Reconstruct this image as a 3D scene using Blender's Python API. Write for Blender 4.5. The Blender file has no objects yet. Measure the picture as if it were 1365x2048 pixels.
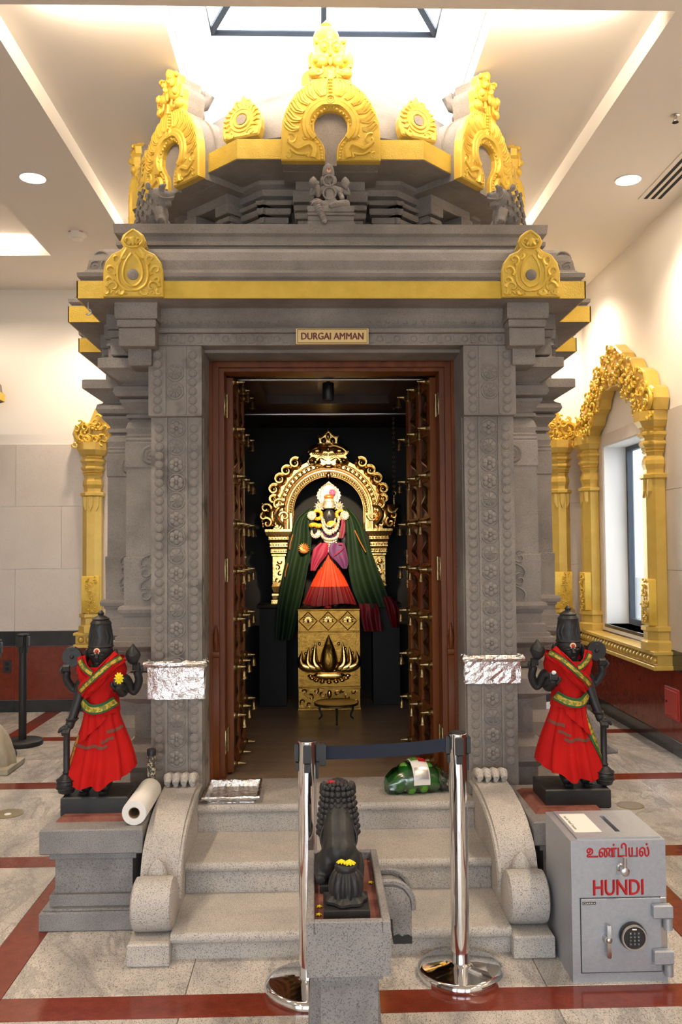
import bpy, bmesh, math, random
from mathutils import Vector, Matrix
from mathutils.geometry import tessellate_polygon

# ------------------------------------------------------------------ camera, world, light
scene = bpy.context.scene
COL = scene.collection
PI = math.pi
FPX, PCX, PCY = 1720.0, 682.5, 1024.0
_yaw, _pitch, _roll = math.atan(50 / FPX), math.atan(65.6 / FPX), 0.008
_f = Vector((math.sin(_yaw) * math.cos(_pitch), math.cos(_yaw) * math.cos(_pitch), math.sin(_pitch)))
_r = Vector((math.cos(_yaw), -math.sin(_yaw), 0))
_u = _r.cross(_f)
CR = _r * math.cos(_roll) - _u * math.sin(_roll)
CU = _u * math.cos(_roll) + _r * math.sin(_roll)
CPOS = Vector((0, 0, 1.7))
cam = bpy.data.cameras.new('camera')
cam.sensor_fit = 'HORIZONTAL'
cam.sensor_width = 36.0
cam.lens = 36.0 * FPX / 1365.0
cam.clip_start = 0.05
cam.clip_end = 300
camo = bpy.data.objects.new('camera', cam)
COL.objects.link(camo)
camo.matrix_world = Matrix(((CR.x, CU.x, -_f.x, CPOS.x), (CR.y, CU.y, -_f.y, CPOS.y),
                            (CR.z, CU.z, -_f.z, CPOS.z), (0, 0, 0, 1)))
scene.camera = camo


def at(x, y, Y):
    """photo pixel -> point on the plane at depth Y"""
    d = _f + CR * ((x - PCX) / FPX) - CU * ((y - PCY) / FPX)
    return CPOS + d * (Y / d.y)


def onz(x, y, Z):
    """photo pixel -> point on the horizontal plane Z"""
    d = _f + CR * ((x - PCX) / FPX) - CU * ((y - PCY) / FPX)
    return CPOS + d * ((Z - 1.7) / d.z)


vs = scene.view_settings
vs.view_transform = 'Standard'
vs.look = 'None'
vs.exposure = 0.62
vs.gamma = 1.0
vs.use_curve_mapping = False

scene.cycles.use_adaptive_sampling = True
scene.cycles.adaptive_threshold = .02
scene.cycles.max_bounces = 7
scene.cycles.diffuse_bounces = 4
scene.cycles.glossy_bounces = 4
scene.cycles.transmission_bounces = 4

world = bpy.data.worlds.new('overcast_sky')
scene.world = world
world.use_nodes = True
wb = world.node_tree.nodes['Background']
wb.inputs['Color'].default_value = (0.86, 0.93, 1.0, 1)
wb.inputs['Strength'].default_value = 5.2


def area_light(name, loc, rot, sx, sy, power, col):
    l = bpy.data.lights.new(name, 'AREA')
    l.shape = 'RECTANGLE'
    l.size, l.size_y = sx, sy
    l.energy = power
    l.color = col
    o = bpy.data.objects.new(name, l)
    o.location = loc
    o.rotation_euler = rot
    COL.objects.link(o)
    return o


def spot_light(name, loc, target, power, col, angle=1.2, blend=0.6, size=0.05):
    l = bpy.data.lights.new(name, 'SPOT')
    l.energy = power
    l.color = col
    l.spot_size = angle
    l.spot_blend = blend
    l.shadow_soft_size = size
    o = bpy.data.objects.new(name, l)
    o.location = loc
    o.rotation_euler = (Vector(target) - Vector(loc)).to_track_quat('-Z', 'Y').to_euler()
    COL.objects.link(o)
    return o


DAY = (0.88, 0.94, 1.0)
WARM = (1.0, 0.80, 0.58)
# daylight entering by the skylight, by the side and end windows, and by the front windows behind the photographer
def daylight(name, loc, rot, sx, sy):
    # a portal in a window opening: gives no light itself, only leads the sky's light in
    area_light(name, loc, rot, sx, sy, 1, DAY).data.cycles.is_portal = True


daylight('skylight_daylight', (.0875, 5.51, 5.70), (0, 0, 0), 1.775, 2.30)
daylight('window_daylight', (3.08, 7.85, 1.78), (0, PI / 2, 0), 1.76, 1.24)
daylight('window_daylight', (-1.485, 9.26, 1.78), (-PI / 2, 0, 0), 1.24, 1.76)
daylight('window_daylight', (1.74, 9.26, 1.78), (-PI / 2, 0, 0), 1.24, 1.76)
for _x, _w in ((-3.9, 2.6), (-.8, 2.6), (1.8, 1.6)):
    daylight('front_window_daylight_offscreen', (_x, -5.08, 2.05), (PI / 2, 0, 0), _w, 3.1)

# ------------------------------------------------------------------ mesh helpers
class MB:
    """collects shapes, builds ONE mesh object"""
    def __init__(s):
        s.v, s.f, s.sm = [], [], []

    def add(s, vs_, fs_, M=None, smooth=False):
        o = len(s.v)
        for p in vs_:
            p = Vector(p)
            s.v.append(M @ p if M is not None else p)
        fl = M is not None and M.determinant() < 0
        for f in fs_:
            f = [i + o for i in f]
            s.f.append(f[::-1] if fl else f)
            s.sm.append(smooth)
        return s

    def box(s, x0, x1, y0, y1, z0, z1, b=0.0, M=None):
        if b <= 0:
            v = [(x, y, z) for x in (x0, x1) for y in (y0, y1) for z in (z0, z1)]
            f = [(0, 1, 3, 2), (4, 6, 7, 5), (0, 4, 5, 1), (2, 3, 7, 6), (0, 2, 6, 4), (1, 5, 7, 3)]
            return s.add(v, f, M)
        b = min(b, (x1 - x0) * .45, (y1 - y0) * .45, (z1 - z0) * .45)
        rings = []
        for z, k in ((z0, b), (z0 + b, 0), (z1 - b, 0), (z1, b)):
            rings.append([(x0 + k, y0 + k, z), (x1 - k, y0 + k, z), (x1 - k, y1 - k, z), (x0 + k, y1 - k, z)])
        return s.loft(rings, M=M)

    def loft(s, rings, M=None, smooth=False, cap=True, close=True):
        n = len(rings[0])
        v = [p for r in rings for p in r]
        f = []
        for i in range(len(rings) - 1):
            for j in range(n if close else n - 1):
                k = (j + 1) % n
                f.append((i * n + j, i * n + k, (i + 1) * n + k, (i + 1) * n + j))
        if cap and close:
            f.append(tuple(range(n))[::-1])
            o = (len(rings) - 1) * n
            f.append(tuple(range(o, o + n)))
        return s.add(v, f, M, smooth)

    def rect(s, rings, cx=0.0, M=None):
        """rings of (half width, y front, y back, z) -> stacked mouldings on a rectangle plan"""
        return s.loft([[(cx - h, a, z), (cx + h, a, z), (cx + h, b, z), (cx - h, b, z)] for h, a, b, z in rings], M=M)

    def lathe(s, prof, n=20, M=None, smooth=True, a0=0.0, sx=1.0, sy=1.0, cap=True):
        k = 1 / math.cos(PI / n) if n <= 8 else 1
        rings = [[(r * k * sx * math.cos(a0 + 2 * PI * j / n), r * k * sy * math.sin(a0 + 2 * PI * j / n), z)
                  for j in range(n)] for r, z in prof]
        return s.loft(rings, M=M, smooth=smooth, cap=cap)

    def sq(s, prof, M=None, sx=1.0, sy=1.0):
        return s.lathe(prof, 4, M, False, PI / 4, sx, sy)

    def tube(s, pts, r, n=8, M=None, smooth=True, flat=None, cap=True):
        pts = [Vector(p) for p in pts]
        m = len(pts)
        rr = r if isinstance(r, (list, tuple)) else [r] * m
        rings = []
        t0 = (pts[1] - pts[0]).normalized()
        ref = Vector((0, 1, 0)) if abs(t0.y) < .9 else Vector((0, 0, 1))
        a = t0.cross(ref).normalized()
        for i in range(m):
            t = (pts[min(i + 1, m - 1)] - pts[max(i - 1, 0)])
            t = t.normalized() if t.length > 1e-9 else t0
            a = a - t * a.dot(t)
            a = a.normalized() if a.length > 1e-6 else t.orthogonal().normalized()
            b = t.cross(a)
            ring = []
            for j in range(n):
                d = a * math.cos(2 * PI * j / n) + b * math.sin(2 * PI * j / n)
                d = d * rr[i]
                if flat:
                    d.y *= flat
                ring.append(pts[i] + d)
            rings.append(ring)
        return s.loft(rings, M=M, smooth=smooth, cap=cap)

    def ball(s, c, r, n=10, m=6, M=None, smooth=True):
        rx, ry, rz = r if isinstance(r, (tuple, list)) else (r, r, r)
        c = Vector(c)
        v = [c + Vector((0, 0, -rz))]
        for i in range(1, m):
            t = -PI / 2 + PI * i / m
            for j in range(n):
                p = 2 * PI * j / n
                v.append(c + Vector((rx * math.cos(t) * math.cos(p), ry * math.cos(t) * math.sin(p), rz * math.sin(t))))
        v.append(c + Vector((0, 0, rz)))
        f = [(0, 1 + (j + 1) % n, 1 + j) for j in range(n)]
        for i in range(m - 2):
            for j in range(n):
                k = (j + 1) % n
                f.append((1 + i * n + j, 1 + i * n + k, 1 + (i + 1) * n + k, 1 + (i + 1) * n + j))
        L = len(v) - 1
        o = 1 + (m - 2) * n
        f += [(L, o + j, o + (j + 1) % n) for j in range(n)]
        return s.add(v, f, M, smooth)

    def ring(s, c, R, r, n=14, m=5, M=None, flat=1.0):
        """torus lying in the x-z plane, facing -y"""
        v, f = [], []
        for i in range(n):
            a = 2 * PI * i / n
            for j in range(m):
                b = 2 * PI * j / m
                q = R + r * math.cos(b)
                v.append((c[0] + q * math.cos(a), c[1] + r * flat * math.sin(b), c[2] + q * math.sin(a)))
        for i in range(n):
            for j in range(m):
                f.append((i * m + j, ((i + 1) % n) * m + j, ((i + 1) % n) * m + (j + 1) % m, i * m + (j + 1) % m))
        return s.add(v, f, M, True)

    def prism(s, out, y0, y1, ch=0.0, M=None):
        """outline in the x-z plane, extruded from y0 (front) to y1 (back), chamfered front edge"""
        out = [Vector((p[0], 0, p[1])) for p in out]
        n = len(out)
        area = sum(out[i].x * out[(i + 1) % n].z - out[(i + 1) % n].x * out[i].z for i in range(n))
        if area < 0:
            out = out[::-1]
        tri = tessellate_polygon([[Vector((p.x, p.z, 0)) for p in out]])
        layers = []
        if ch > 0:
            ins = []
            for i in range(n):
                a, b, c = out[i - 1], out[i], out[(i + 1) % n]
                n1 = Vector((-(b - a).z, 0, (b - a).x)).normalized()
                n2 = Vector((-(c - b).z, 0, (c - b).x)).normalized()
                m_ = (n1 + n2)
                m_ = m_.normalized() if m_.length > 1e-5 else n1
                ins.append(b + m_ * ch)
            layers = [[(p.x, y0, p.z) for p in ins], [(p.x, y0 + ch, p.z) for p in out], [(p.x, y1, p.z) for p in out]]
        else:
            layers = [[(p.x, y0, p.z) for p in out], [(p.x, y1, p.z) for p in out]]
        v = [p for l in layers for p in l]
        f = []
        for t in tri:
            a, b, c = [out[i] for i in t]
            cr = (b.x - a.x) * (c.z - a.z) - (c.x - a.x) * (b.z - a.z)
            t = t if cr > 0 else t[::-1]
            f.append(tuple(t))
            o = (len(layers) - 1) * n
            f.append(tuple(i + o for i in t[::-1]))
        for l in range(len(layers) - 1):
            for j in range(n):
                k = (j + 1) % n
                f.append((l * n + j, (l + 1) * n + j, (l + 1) * n + k, l * n + k))
        return s.add(v, f, M)

    def sheet(s, grid, th=0.0, M=None, smooth=True):
        """grid[i][j] of points -> a sheet (with thickness th along -normal as a second skin)"""
        a, b = len(grid), len(grid[0])
        v = [Vector(p) for r in grid for p in r]
        f = [(i * b + j, i * b + j + 1, (i + 1) * b + j + 1, (i + 1) * b + j) for i in range(a - 1) for j in range(b - 1)]
        if th:
            nor = [Vector() for _ in v]
            for q in f:
                nn = (v[q[2]] - v[q[0]]).cross(v[q[3]] - v[q[1]])
                for i in q:
                    nor[i] += nn
            w = [p - (nn.normalized() if nn.length > 1e-12 else Vector((0, 0, 1))) * th for p, nn in zip(v, nor)]
            o = len(v)
            f2 = [tuple(i + o for i in q[::-1]) for q in f]
            edge = [(0, j) for j in range(b)] + [(i, b - 1) for i in range(1, a)] + \
                   [(a - 1, j) for j in range(b - 2, -1, -1)] + [(i, 0) for i in range(a - 2, 0, -1)]
            idx = [i * b + j for i, j in edge]
            for q in range(len(idx)):
                p0, p1 = idx[q], idx[(q + 1) % len(idx)]
                f2.append((p1, p0, p0 + o, p1 + o))
            v += w
            f += f2
        return s.add(v, f, M, smooth)

    def mesh(s, name):
        me = bpy.data.meshes.new(name)
        me.from_pydata([tuple(p) for p in s.v], [], s.f)
        me.polygons.foreach_set('use_smooth', s.sm)
        me.update()
        if any(s.sm): me.set_sharp_from_angle(angle=.8)
        return me


def root_of(o):
    while o.parent is not None:
        o = o.parent
    return o


def link(o, parent=None):
    COL.objects.link(o)
    if parent is not None:
        o.parent = parent
    return o


def tag(o, label=None, cat=None, group=None, kind=None):
    if label: o['label'] = label
    if cat: o['category'] = cat
    if group: o['group'] = group
    if kind: o['kind'] = kind
    return o


def obj(name, mb, m, parent=None, local=False, label=None):
    """one mesh object. World coordinates by default: the root's place is taken off the vertices"""
    if parent is not None and not local:
        L = root_of(parent).location
        mb.v = [p - L for p in mb.v]
    me = mb.mesh(name)
    me.materials.append(MAT[m] if isinstance(m, str) else m)
    o = bpy.data.objects.new(name, me)
    link(o, parent)
    if label: o['label'] = label
    return o


def thing(name, label, cat, loc=(0, 0, 0), rz=0.0, group=None):
    o = bpy.data.objects.new(name, None)
    o.empty_display_size = .1
    o.location = loc
    o.rotation_euler = (0, 0, rz)
    link(o)
    return tag(o, label, cat, group)


def single(name, mb, m, label, cat, loc, group=None, local=False):
    """a thing that is one mesh"""
    if not local:
        L = Vector(loc)
        mb.v = [p - L for p in mb.v]
    me = mb.mesh(name)
    me.materials.append(MAT[m])
    o = bpy.data.objects.new(name, me)
    o.location = loc
    link(o)
    return tag(o, label, cat, group)


def struct(name, mb, m, parent=None):
    o = obj(name, mb, m, parent)
    if parent is None:
        o['kind'] = 'structure'
    return o


def copy_child(o, parent, M):
    c = o.copy()
    link(c, parent)
    c.matrix_local = M
    for ch in o.children:
        d = ch.copy()
        link(d, c)
    return c


def copy_tree(o, loc, rz, label=None):
    c = o.copy()
    link(c)
    c.location = loc
    c.rotation_euler = (0, 0, rz)
    if label: c['label'] = label
    for ch in o.children:
        d = ch.copy(); link(d, c)
        for g in ch.children:
            e = g.copy(); link(e, d)
    return c


def T(x, y, z): return Matrix.Translation((x, y, z))
def RX(a): return Matrix.Rotation(a, 4, 'X')
def RY(a): return Matrix.Rotation(a, 4, 'Y')
def RZ(a): return Matrix.Rotation(a, 4, 'Z')
def SC(x, y, z): return Matrix.Diagonal((x, y, z, 1))


def spiral(cx, cz, r0, r1, a0, a1, n=14, y=0.0):
    return [(cx + (r0 + (r1 - r0) * t) * math.cos(a0 + (a1 - a0) * t), y,
             cz + (r0 + (r1 - r0) * t) * math.sin(a0 + (a1 - a0) * t)) for t in [i / (n - 1) for i in range(n)]]


def bez(p0, p1, p2, p3, n=10):
    p0, p1, p2, p3 = map(Vector, (p0, p1, p2, p3))
    return [p0 * (1 - t) ** 3 + p1 * 3 * t * (1 - t) ** 2 + p2 * 3 * t * t * (1 - t) + p3 * t ** 3
            for t in [i / (n - 1) for i in range(n)]]


def catmull(pts, n=6):
    pts = [Vector(p) for p in pts]
    q = [pts[0] * 2 - pts[1]] + pts + [pts[-1] * 2 - pts[-2]]
    out = []
    for i in range(1, len(q) - 2):
        for k in range(n):
            t = k / n
            a, b, c, d = q[i - 1], q[i], q[i + 1], q[i + 2]
            out.append(.5 * ((2 * b) + (c - a) * t + (2 * a - 5 * b + 4 * c - d) * t * t + (3 * b - a - 3 * c + d) * t ** 3))
    out.append(pts[-1])
    return out


# ------------------------------------------------------------------ materials
MAT = {}


def mat(name, c1, c2=None, scale=4.0, rough=.55, metal=0.0, bump=0.0, bscale=60.0, speck=None, sscale=160.0,
        spec=.5, vein=None, perobj=False, rvar=0.0, lo=.35, hi=.65, coat=0.0, stretch=(1, 1, 1), aniso_rot=0.0, sheen=0.0):
    m = bpy.data.materials.new(name)
    m.use_nodes = True
    nt = m.node_tree
    N, Lk = nt.nodes, nt.links
    p = N['Principled BSDF']
    p.inputs['Base Color'].default_value = (*c1, 1)
    p.inputs['Roughness'].default_value = rough
    p.inputs['Metallic'].default_value = metal
    p.inputs['Specular IOR Level'].default_value = spec
    if coat: p.inputs['Coat Weight'].default_value = coat; p.inputs['Coat Roughness'].default_value = .12
    if sheen: p.inputs['Sheen Weight'].default_value = sheen
    tc = N.new('ShaderNodeTexCoord')
    mp = N.new('ShaderNodeMapping')
    mp.inputs['Scale'].default_value = stretch
    mp.inputs['Rotation'].default_value = (0, 0, aniso_rot)
    Lk.new(tc.outputs['Object'], mp.inputs['Vector'])
    vec = mp.outputs['Vector']
    if perobj:
        oi = N.new('ShaderNodeObjectInfo')
        ml = N.new('ShaderNodeMath'); ml.operation = 'MULTIPLY'; ml.inputs[1].default_value = 37.0
        Lk.new(oi.outputs['Random'], ml.inputs[0])
        cb = N.new('ShaderNodeCombineXYZ')
        for i in range(3): Lk.new(ml.outputs[0], cb.inputs[i])
        ad = N.new('ShaderNodeVectorMath'); ad.operation = 'ADD'
        Lk.new(vec, ad.inputs[0]); Lk.new(cb.outputs[0], ad.inputs[1])
        vec = ad.outputs[0]

    def noise(sc, det=4, rgh=.6, dist=0.0):
        n = N.new('ShaderNodeTexNoise')
        n.inputs['Scale'].default_value = sc
        n.inputs['Detail'].default_value = det
        n.inputs['Roughness'].default_value = rgh
        n.inputs['Distortion'].default_value = dist
        Lk.new(vec, n.inputs['Vector'])
        return n

    def ramp(src, a, b, ca, cb_):
        r = N.new('ShaderNodeValToRGB')
        r.color_ramp.elements[0].position = a
        r.color_ramp.elements[1].position = b
        r.color_ramp.elements[0].color = (*ca, 1)
        r.color_ramp.elements[1].color = (*cb_, 1)
        Lk.new(src, r.inputs[0])
        return r

    col = None
    if c2 is not None:
        col = ramp(noise(scale).outputs[0], lo, hi, c1, c2).outputs[0]
    if vein is not None:      # (colour, scale, amount)
        vc, vsc, va = vein
        nz = noise(vsc, 5, .62, 1.4)
        r = ramp(nz.outputs[0], .455, .5, (0, 0, 0), (va, va, va))
        e = r.color_ramp.elements.new(.545); e.color = (0, 0, 0, 1)
        mx = N.new('ShaderNodeMix'); mx.data_type = 'RGBA'
        Lk.new(r.outputs[0], mx.inputs[0])
        if col is not None: Lk.new(col, mx.inputs[6])
        else: mx.inputs[6].default_value = (*c1, 1)
        mx.inputs[7].default_value = (*vc, 1)
        col = mx.outputs[2]
    if speck is not None:     # (colour, amount)
        sc_, sa = speck
        r = ramp(noise(sscale, 2, .7).outputs[0], .52, .66, (0, 0, 0), (sa, sa, sa))
        mx = N.new('ShaderNodeMix'); mx.data_type = 'RGBA'
        Lk.new(r.outputs[0], mx.inputs[0])
        if col is not None: Lk.new(col, mx.inputs[6])
        else: mx.inputs[6].default_value = (*c1, 1)
        mx.inputs[7].default_value = (*sc_, 1)
        col = mx.outputs[2]
    if col is not None:
        Lk.new(col, p.inputs['Base Color'])
    if rvar:
        r = ramp(noise(scale * 2).outputs[0], .3, .7, (rough - rvar,) * 3, (rough + rvar,) * 3)
        Lk.new(r.outputs[0], p.inputs['Roughness'])
    if bump:
        b = N.new('ShaderNodeBump')
        b.inputs['Strength'].default_value = min(1.0, bump)
        b.inputs['Distance'].default_value = .01
        Lk.new(noise(bscale, 4, .65).outputs[0], b.inputs['Height'])
        Lk.new(b.outputs[0], p.inputs['Normal'])
    MAT[name] = m
    return m


def emit(name, col, power):
    m = bpy.data.materials.new(name)
    m.use_nodes = True
    p = m.node_tree.nodes['Principled BSDF']
    p.inputs['Base Color'].default_value = (*col, 1)
    p.inputs['Emission Color'].default_value = (*col, 1)
    p.inputs['Emission Strength'].default_value = power
    MAT[name] = m
    return m


def glassy(name, tint, mixfac, rough=.02):
    """thin clear sheet: mostly see-through with a glossy coat"""
    m = bpy.data.materials.new(name)
    m.use_nodes = True
    N, Lk = m.node_tree.nodes, m.node_tree.links
    N.remove(N['Principled BSDF'])
    t = N.new('ShaderNodeBsdfTransparent'); t.inputs[0].default_value = (*tint, 1)
    g = N.new('ShaderNodeBsdfGlossy'); g.inputs['Roughness'].default_value = rough
    fr = N.new('ShaderNodeFresnel'); fr.inputs[0].default_value = 1.45
    ma = N.new('ShaderNodeMath'); ma.operation = 'MULTIPLY_ADD'; ma.inputs[1].default_value = .8; ma.inputs[2].default_value = mixfac
    mx = N.new('ShaderNodeMixShader')
    Lk.new(fr.outputs[0], ma.inputs[0]); Lk.new(ma.outputs[0], mx.inputs[0])
    Lk.new(t.outputs[0], mx.inputs[1]); Lk.new(g.outputs[0], mx.inputs[2])
    Lk.new(mx.outputs[0], N['Material Output'].inputs[0])
    MAT[name] = m


mat('plaster', (.88, .84, .79), rough=.8, bump=.05, bscale=120)
mat('ceiling_paint', (.80, .77, .735), rough=.85, bump=.04, bscale=150)
mat('well_paint', (.88, .88, .87), rough=.8)
mat('wall_tile', (.66, .60, .55), (.72, .66, .61), scale=2.2, rough=.5, bump=.05, bscale=90, speck=((.50, .45, .41), .25), sscale=60, perobj=True)
mat('black_trim', (.022, .026, .03), (.035, .04, .045), scale=6, rough=.16)
mat('red_granite', (.155, .028, .015), (.21, .038, .020), scale=18, rough=.13, speck=((.10, .018, .012), .5), sscale=140)
mat('floor_granite', (.64, .585, .535), (.38, .355, .335), scale=2.6, rough=.22, vein=((.22, .21, .205), 1.3, .5), speck=((.13, .125, .12), .9), sscale=150, perobj=True, stretch=(1.6, .8, 1), aniso_rot=.5)
mat('joint', (.30, .27, .25), rough=.8)
mat('stone_stained', (.335, .297, .265), (.222, .196, .176), scale=3.2, rough=.82, bump=.35, bscale=140, speck=((.045, .042, .04), .6), sscale=7, spec=.3)
mat('stone', (.335, .297, .265), (.222, .196, .176), scale=3.2, rough=.82, bump=.35, bscale=140, speck=((.12, .11, .105), .55), sscale=210, spec=.3)
mat('granite', (.56, .515, .47), (.42, .395, .37), scale=3.0, rough=.6, bump=.12, bscale=160, speck=((.11, .11, .115), .95), sscale=230, spec=.35)
mat('grey_granite', (.30, .285, .28), (.22, .21, .21), scale=6.0, rough=.6, bump=.1, bscale=160, speck=((.07, .07, .07), .85), sscale=230, spec=.35)
mat('threshold_granite', (.36, .265, .185), (.27, .20, .14), scale=3, rough=.4, speck=((.16, .12, .09), .6), sscale=110, stretch=(.4, 2, 1))
mat('black_stone', (.014, .014, .015), (.026, .025, .025), scale=9, rough=.45, spec=.4, bump=.10, bscale=70)
mat('gold_paint', (.80, .55, .09), (.70, .46, .06), scale=9, rough=.42, metal=.25, bump=.22, bscale=90)
mat('gold_flat', (.76, .52, .075), (.68, .45, .05), scale=12, rough=.5, metal=.15, bump=.5, bscale=130)
mat('gold_frame', (.70, .48, .115), (.62, .41, .08), scale=7, rough=.36, metal=.3, bump=.08, bscale=60)
mat('gold_polish', (.95, .62, .22), (.85, .50, .14), scale=14, rough=.17, metal=1.0, bump=.12, bscale=45)
mat('gold_satin', (.42, .225, .045), (.28, .145, .028), scale=20, rough=.32, metal=1.0, bump=.25, bscale=55)
mat('brass', (.62, .44, .20), rough=.28, metal=1.0)
mat('old_brass', (.42, .31, .15), (.33, .235, .11), scale=30, rough=.34, metal=1.0)
mat('teak', (.20, .052, .007), (.13, .030, .004), scale=3, rough=.40, stretch=(6, 6, .5), bump=.06, bscale=60, spec=.3)
mat('teak_light', (.22, .060, .010), (.15, .036, .006), scale=3, rough=.40, stretch=(6, 6, .5), bump=.05, bscale=60, spec=.3)
mat('dark_wood', (.055, .018, .006), (.035, .011, .004), scale=4, rough=.35, stretch=(5, 5, .6), coat=.2)
mat('black_wall', (.010, .008, .007), (.014, .011, .009), scale=3, rough=.6, spec=.3)
mat('cardboard', (.27, .18, .10), rough=.8)
mat('chrome', (.80, .80, .80), rough=.07, metal=1.0)
mat('steel', (.55, .55, .56), rough=.28, metal=1.0)
mat('black_plastic', (.018, .018, .02), rough=.42)
mat('black_powder', (.016, .016, .017), rough=.5, bump=.05, bscale=200)
mat('belt_navy', (.012, .018, .038), rough=.8, bump=.15, bscale=400)
mat('safe_grey', (.41, .435, .48), (.37, .395, .44), scale=60, rough=.36, metal=.45, bump=.22, bscale=170)
mat('paint_red', (.50, .012, .016), rough=.5)
mat('paper_white', (.82, .80, .76), rough=.7)
mat('print_black', (.02, .02, .02), rough=.5)
mat('foil', (.86, .84, .82), rough=.16, metal=1.0, bump=.85, bscale=38, perobj=True)
mat('cotton_red', (.52, .008, .006), (.42, .006, .005), scale=6, rough=.8, bump=.12, bscale=260, spec=.2)
mat('cotton_brown', (.16, .05, .03), rough=.8, bump=.12, bscale=260)
mat('cotton_green', (.015, .105, .030), rough=.7, bump=.15, bscale=260)
mat('zari_gold', (.62, .42, .05), (.20, .22, .03), scale=55, rough=.5, metal=.3, bump=.3, bscale=150, lo=.48, hi=.56)
mat('silk_orange', (.72, .060, .012), (.60, .038, .010), scale=8, rough=.5, bump=.06, bscale=200, spec=.25)
mat('silk_maroon', (.15, .004, .008), rough=.5, bump=.06, bscale=200, spec=.25)
mat('silk_crimson', (.36, .010, .035), (.26, .008, .04), scale=5, rough=.40, sheen=.3)
mat('silk_purple', (.095, .022, .12), (.15, .02, .07), scale=5, rough=.38, sheen=.3)
mat('silk_green', (.012, .030, .008), (.007, .019, .006), scale=5, rough=.58, spec=.25)
mat('silk_copper', (.58, .20, .04), rough=.4, metal=.4)
mat('marigold', (.88, .33, .015), (.90, .45, .02), scale=30, rough=.7)
mat('petal_yellow', (.88, .68, .01), rough=.6)
mat('petal_red', (.42, .008, .02), (.30, .006, .014), scale=20, rough=.6)
mat('petal_pink', (.62, .09, .20), rough=.6)
mat('jewel', (.88, .82, .70), (.70, .55, .30), scale=60, rough=.26, metal=.6, bump=.5, bscale=90)
mat('tilak_red', (.60, .03, .008), rough=.7)
mat('tilak_cream', (.80, .55, .36), rough=.8)
mat('kumkum', (.13, .030, .018), (.27, .10, .07), scale=9, rough=.75, bump=.3, bscale=60)
mat('lime', (.13, .36, .035), (.08, .25, .03), scale=25, rough=.4, bump=.1, bscale=120)
mat('green_net', (.02, .25, .075), rough=.35, bump=.2, bscale=60)
mat('window_metal', (.07, .085, .11), rough=.35, metal=.4)
mat('white_plastic', (.80, .79, .76), rough=.45)
mat('dark_slot', (.006, .006, .006), rough=.8)
mat('drain_brass', (.27, .22, .14), rough=.5, metal=.6, bump=.1, bscale=80)
mat('access_red', (.44, .04, .028), rough=.4)
mat('pale_stone', (.50, .43, .32), (.34, .29, .21), scale=4, rough=.75, bump=.2, bscale=60)
mat('tube_print', (.05, .045, .04), (.50, .42, .30), scale=85, rough=.5, lo=.50, hi=.56)
mat('leaf', (.10, .22, .06), (.05, .13, .03), scale=8, rough=.7)
mat('asphalt', (.35, .35, .34), rough=.9)
emit('lamp_white', (1.0, .93, .82), 14.0)
glassy('glass', (.97, .985, .99), .02)
glassy('clear_plastic', (.97, .98, .97), .10, .12)
glassy('green_plastic', (.28, .74, .44), .13, .18)

# ------------------------------------------------------------------ the room
XW, YW, ZC = 2.87, 9.05, 4.41      # wall planes and ceiling height
XL, YF = -6.2, -5.0
rng = random.Random(7)

# floor: a slab, granite tiles and red strips let into it
mb = MB(); mb.box(XL, XW + .3, YF, YW + .3, -.12, -.006)
floor = struct('floor', mb, 'joint')
sx_ = [-5.65, -4.19, -2.73, -1.28, 1.645]
sy_ = [-4.235, -2.735, -1.235, .265, 1.765, 3.265, 4.765, 6.265, 7.765]
W2 = .08


def floor_piece(name, x0, x1, y0, y1, m):
    q = MB(); q.box(x0, x1, y0, y1, -.02, 0, .0015)
    o = obj(name, q, m, floor)
    return o


xe = [XL] + sx_ + [XW]
ye = [YF] + sy_ + [YW]
for i in range(len(xe) - 1):
    a = xe[i] + (W2 if i > 0 else 0); b = xe[i + 1] - (W2 if i + 1 < len(xe) - 1 else 0)
    nx = 4 if b - a > 2 else (2 if b - a > .9 else 1)
    for j in range(len(ye) - 1):
        c = ye[j] + (W2 if j > 0 else 0); d = ye[j + 1] - (W2 if j + 1 < len(ye) - 1 else 0)
        if ye[j] < 0.2:                      # behind the photographer: one slab per bay
            floor_piece('tile', a + .002, b - .002, c + .002, d - .002, 'floor_granite'); continue
        for p in range(nx):
            for q in range(2):
                x0 = a + (b - a) * p / nx; x1 = a + (b - a) * (p + 1) / nx
                y0 = c + (d - c) * q / 2; y1 = c + (d - c) * (q + 1) / 2
                floor_piece('tile', x0 + .0015, x1 - .0015, y0 + .0015, y1 - .0015, 'floor_granite')
for y in sy_:
    for i in range(len(xe) - 1):
        a = xe[i] + (W2 if i > 0 else 0); b = xe[i + 1] - (W2 if i + 1 < len(xe) - 1 else 0)
        floor_piece('red_strip', a + .001, b - .001, y - W2, y + W2, 'red_granite')
for x in sx_:
    floor_piece('red_strip', x - W2, x + W2, YF, YW, 'red_granite')


def wall_boxes(W, s0, s1, z0, z1, th, holes):
    q = MB()
    edges = sorted({s0, s1, *[h[0] for h in holes], *[h[1] for h in holes]})
    for a, b in zip(edges[:-1], edges[1:]):
        hs = [h for h in holes if h[0] <= a and h[1] >= b]
        if not hs:
            W(q, a, b, -th, 0, z0, z1)
        else:
            h = hs[0]
            if h[2] > z0: W(q, a, b, -th, 0, z0, h[2])
            if h[3] < z1: W(q, a, b, -th, 0, h[3], z1)
    return q


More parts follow.
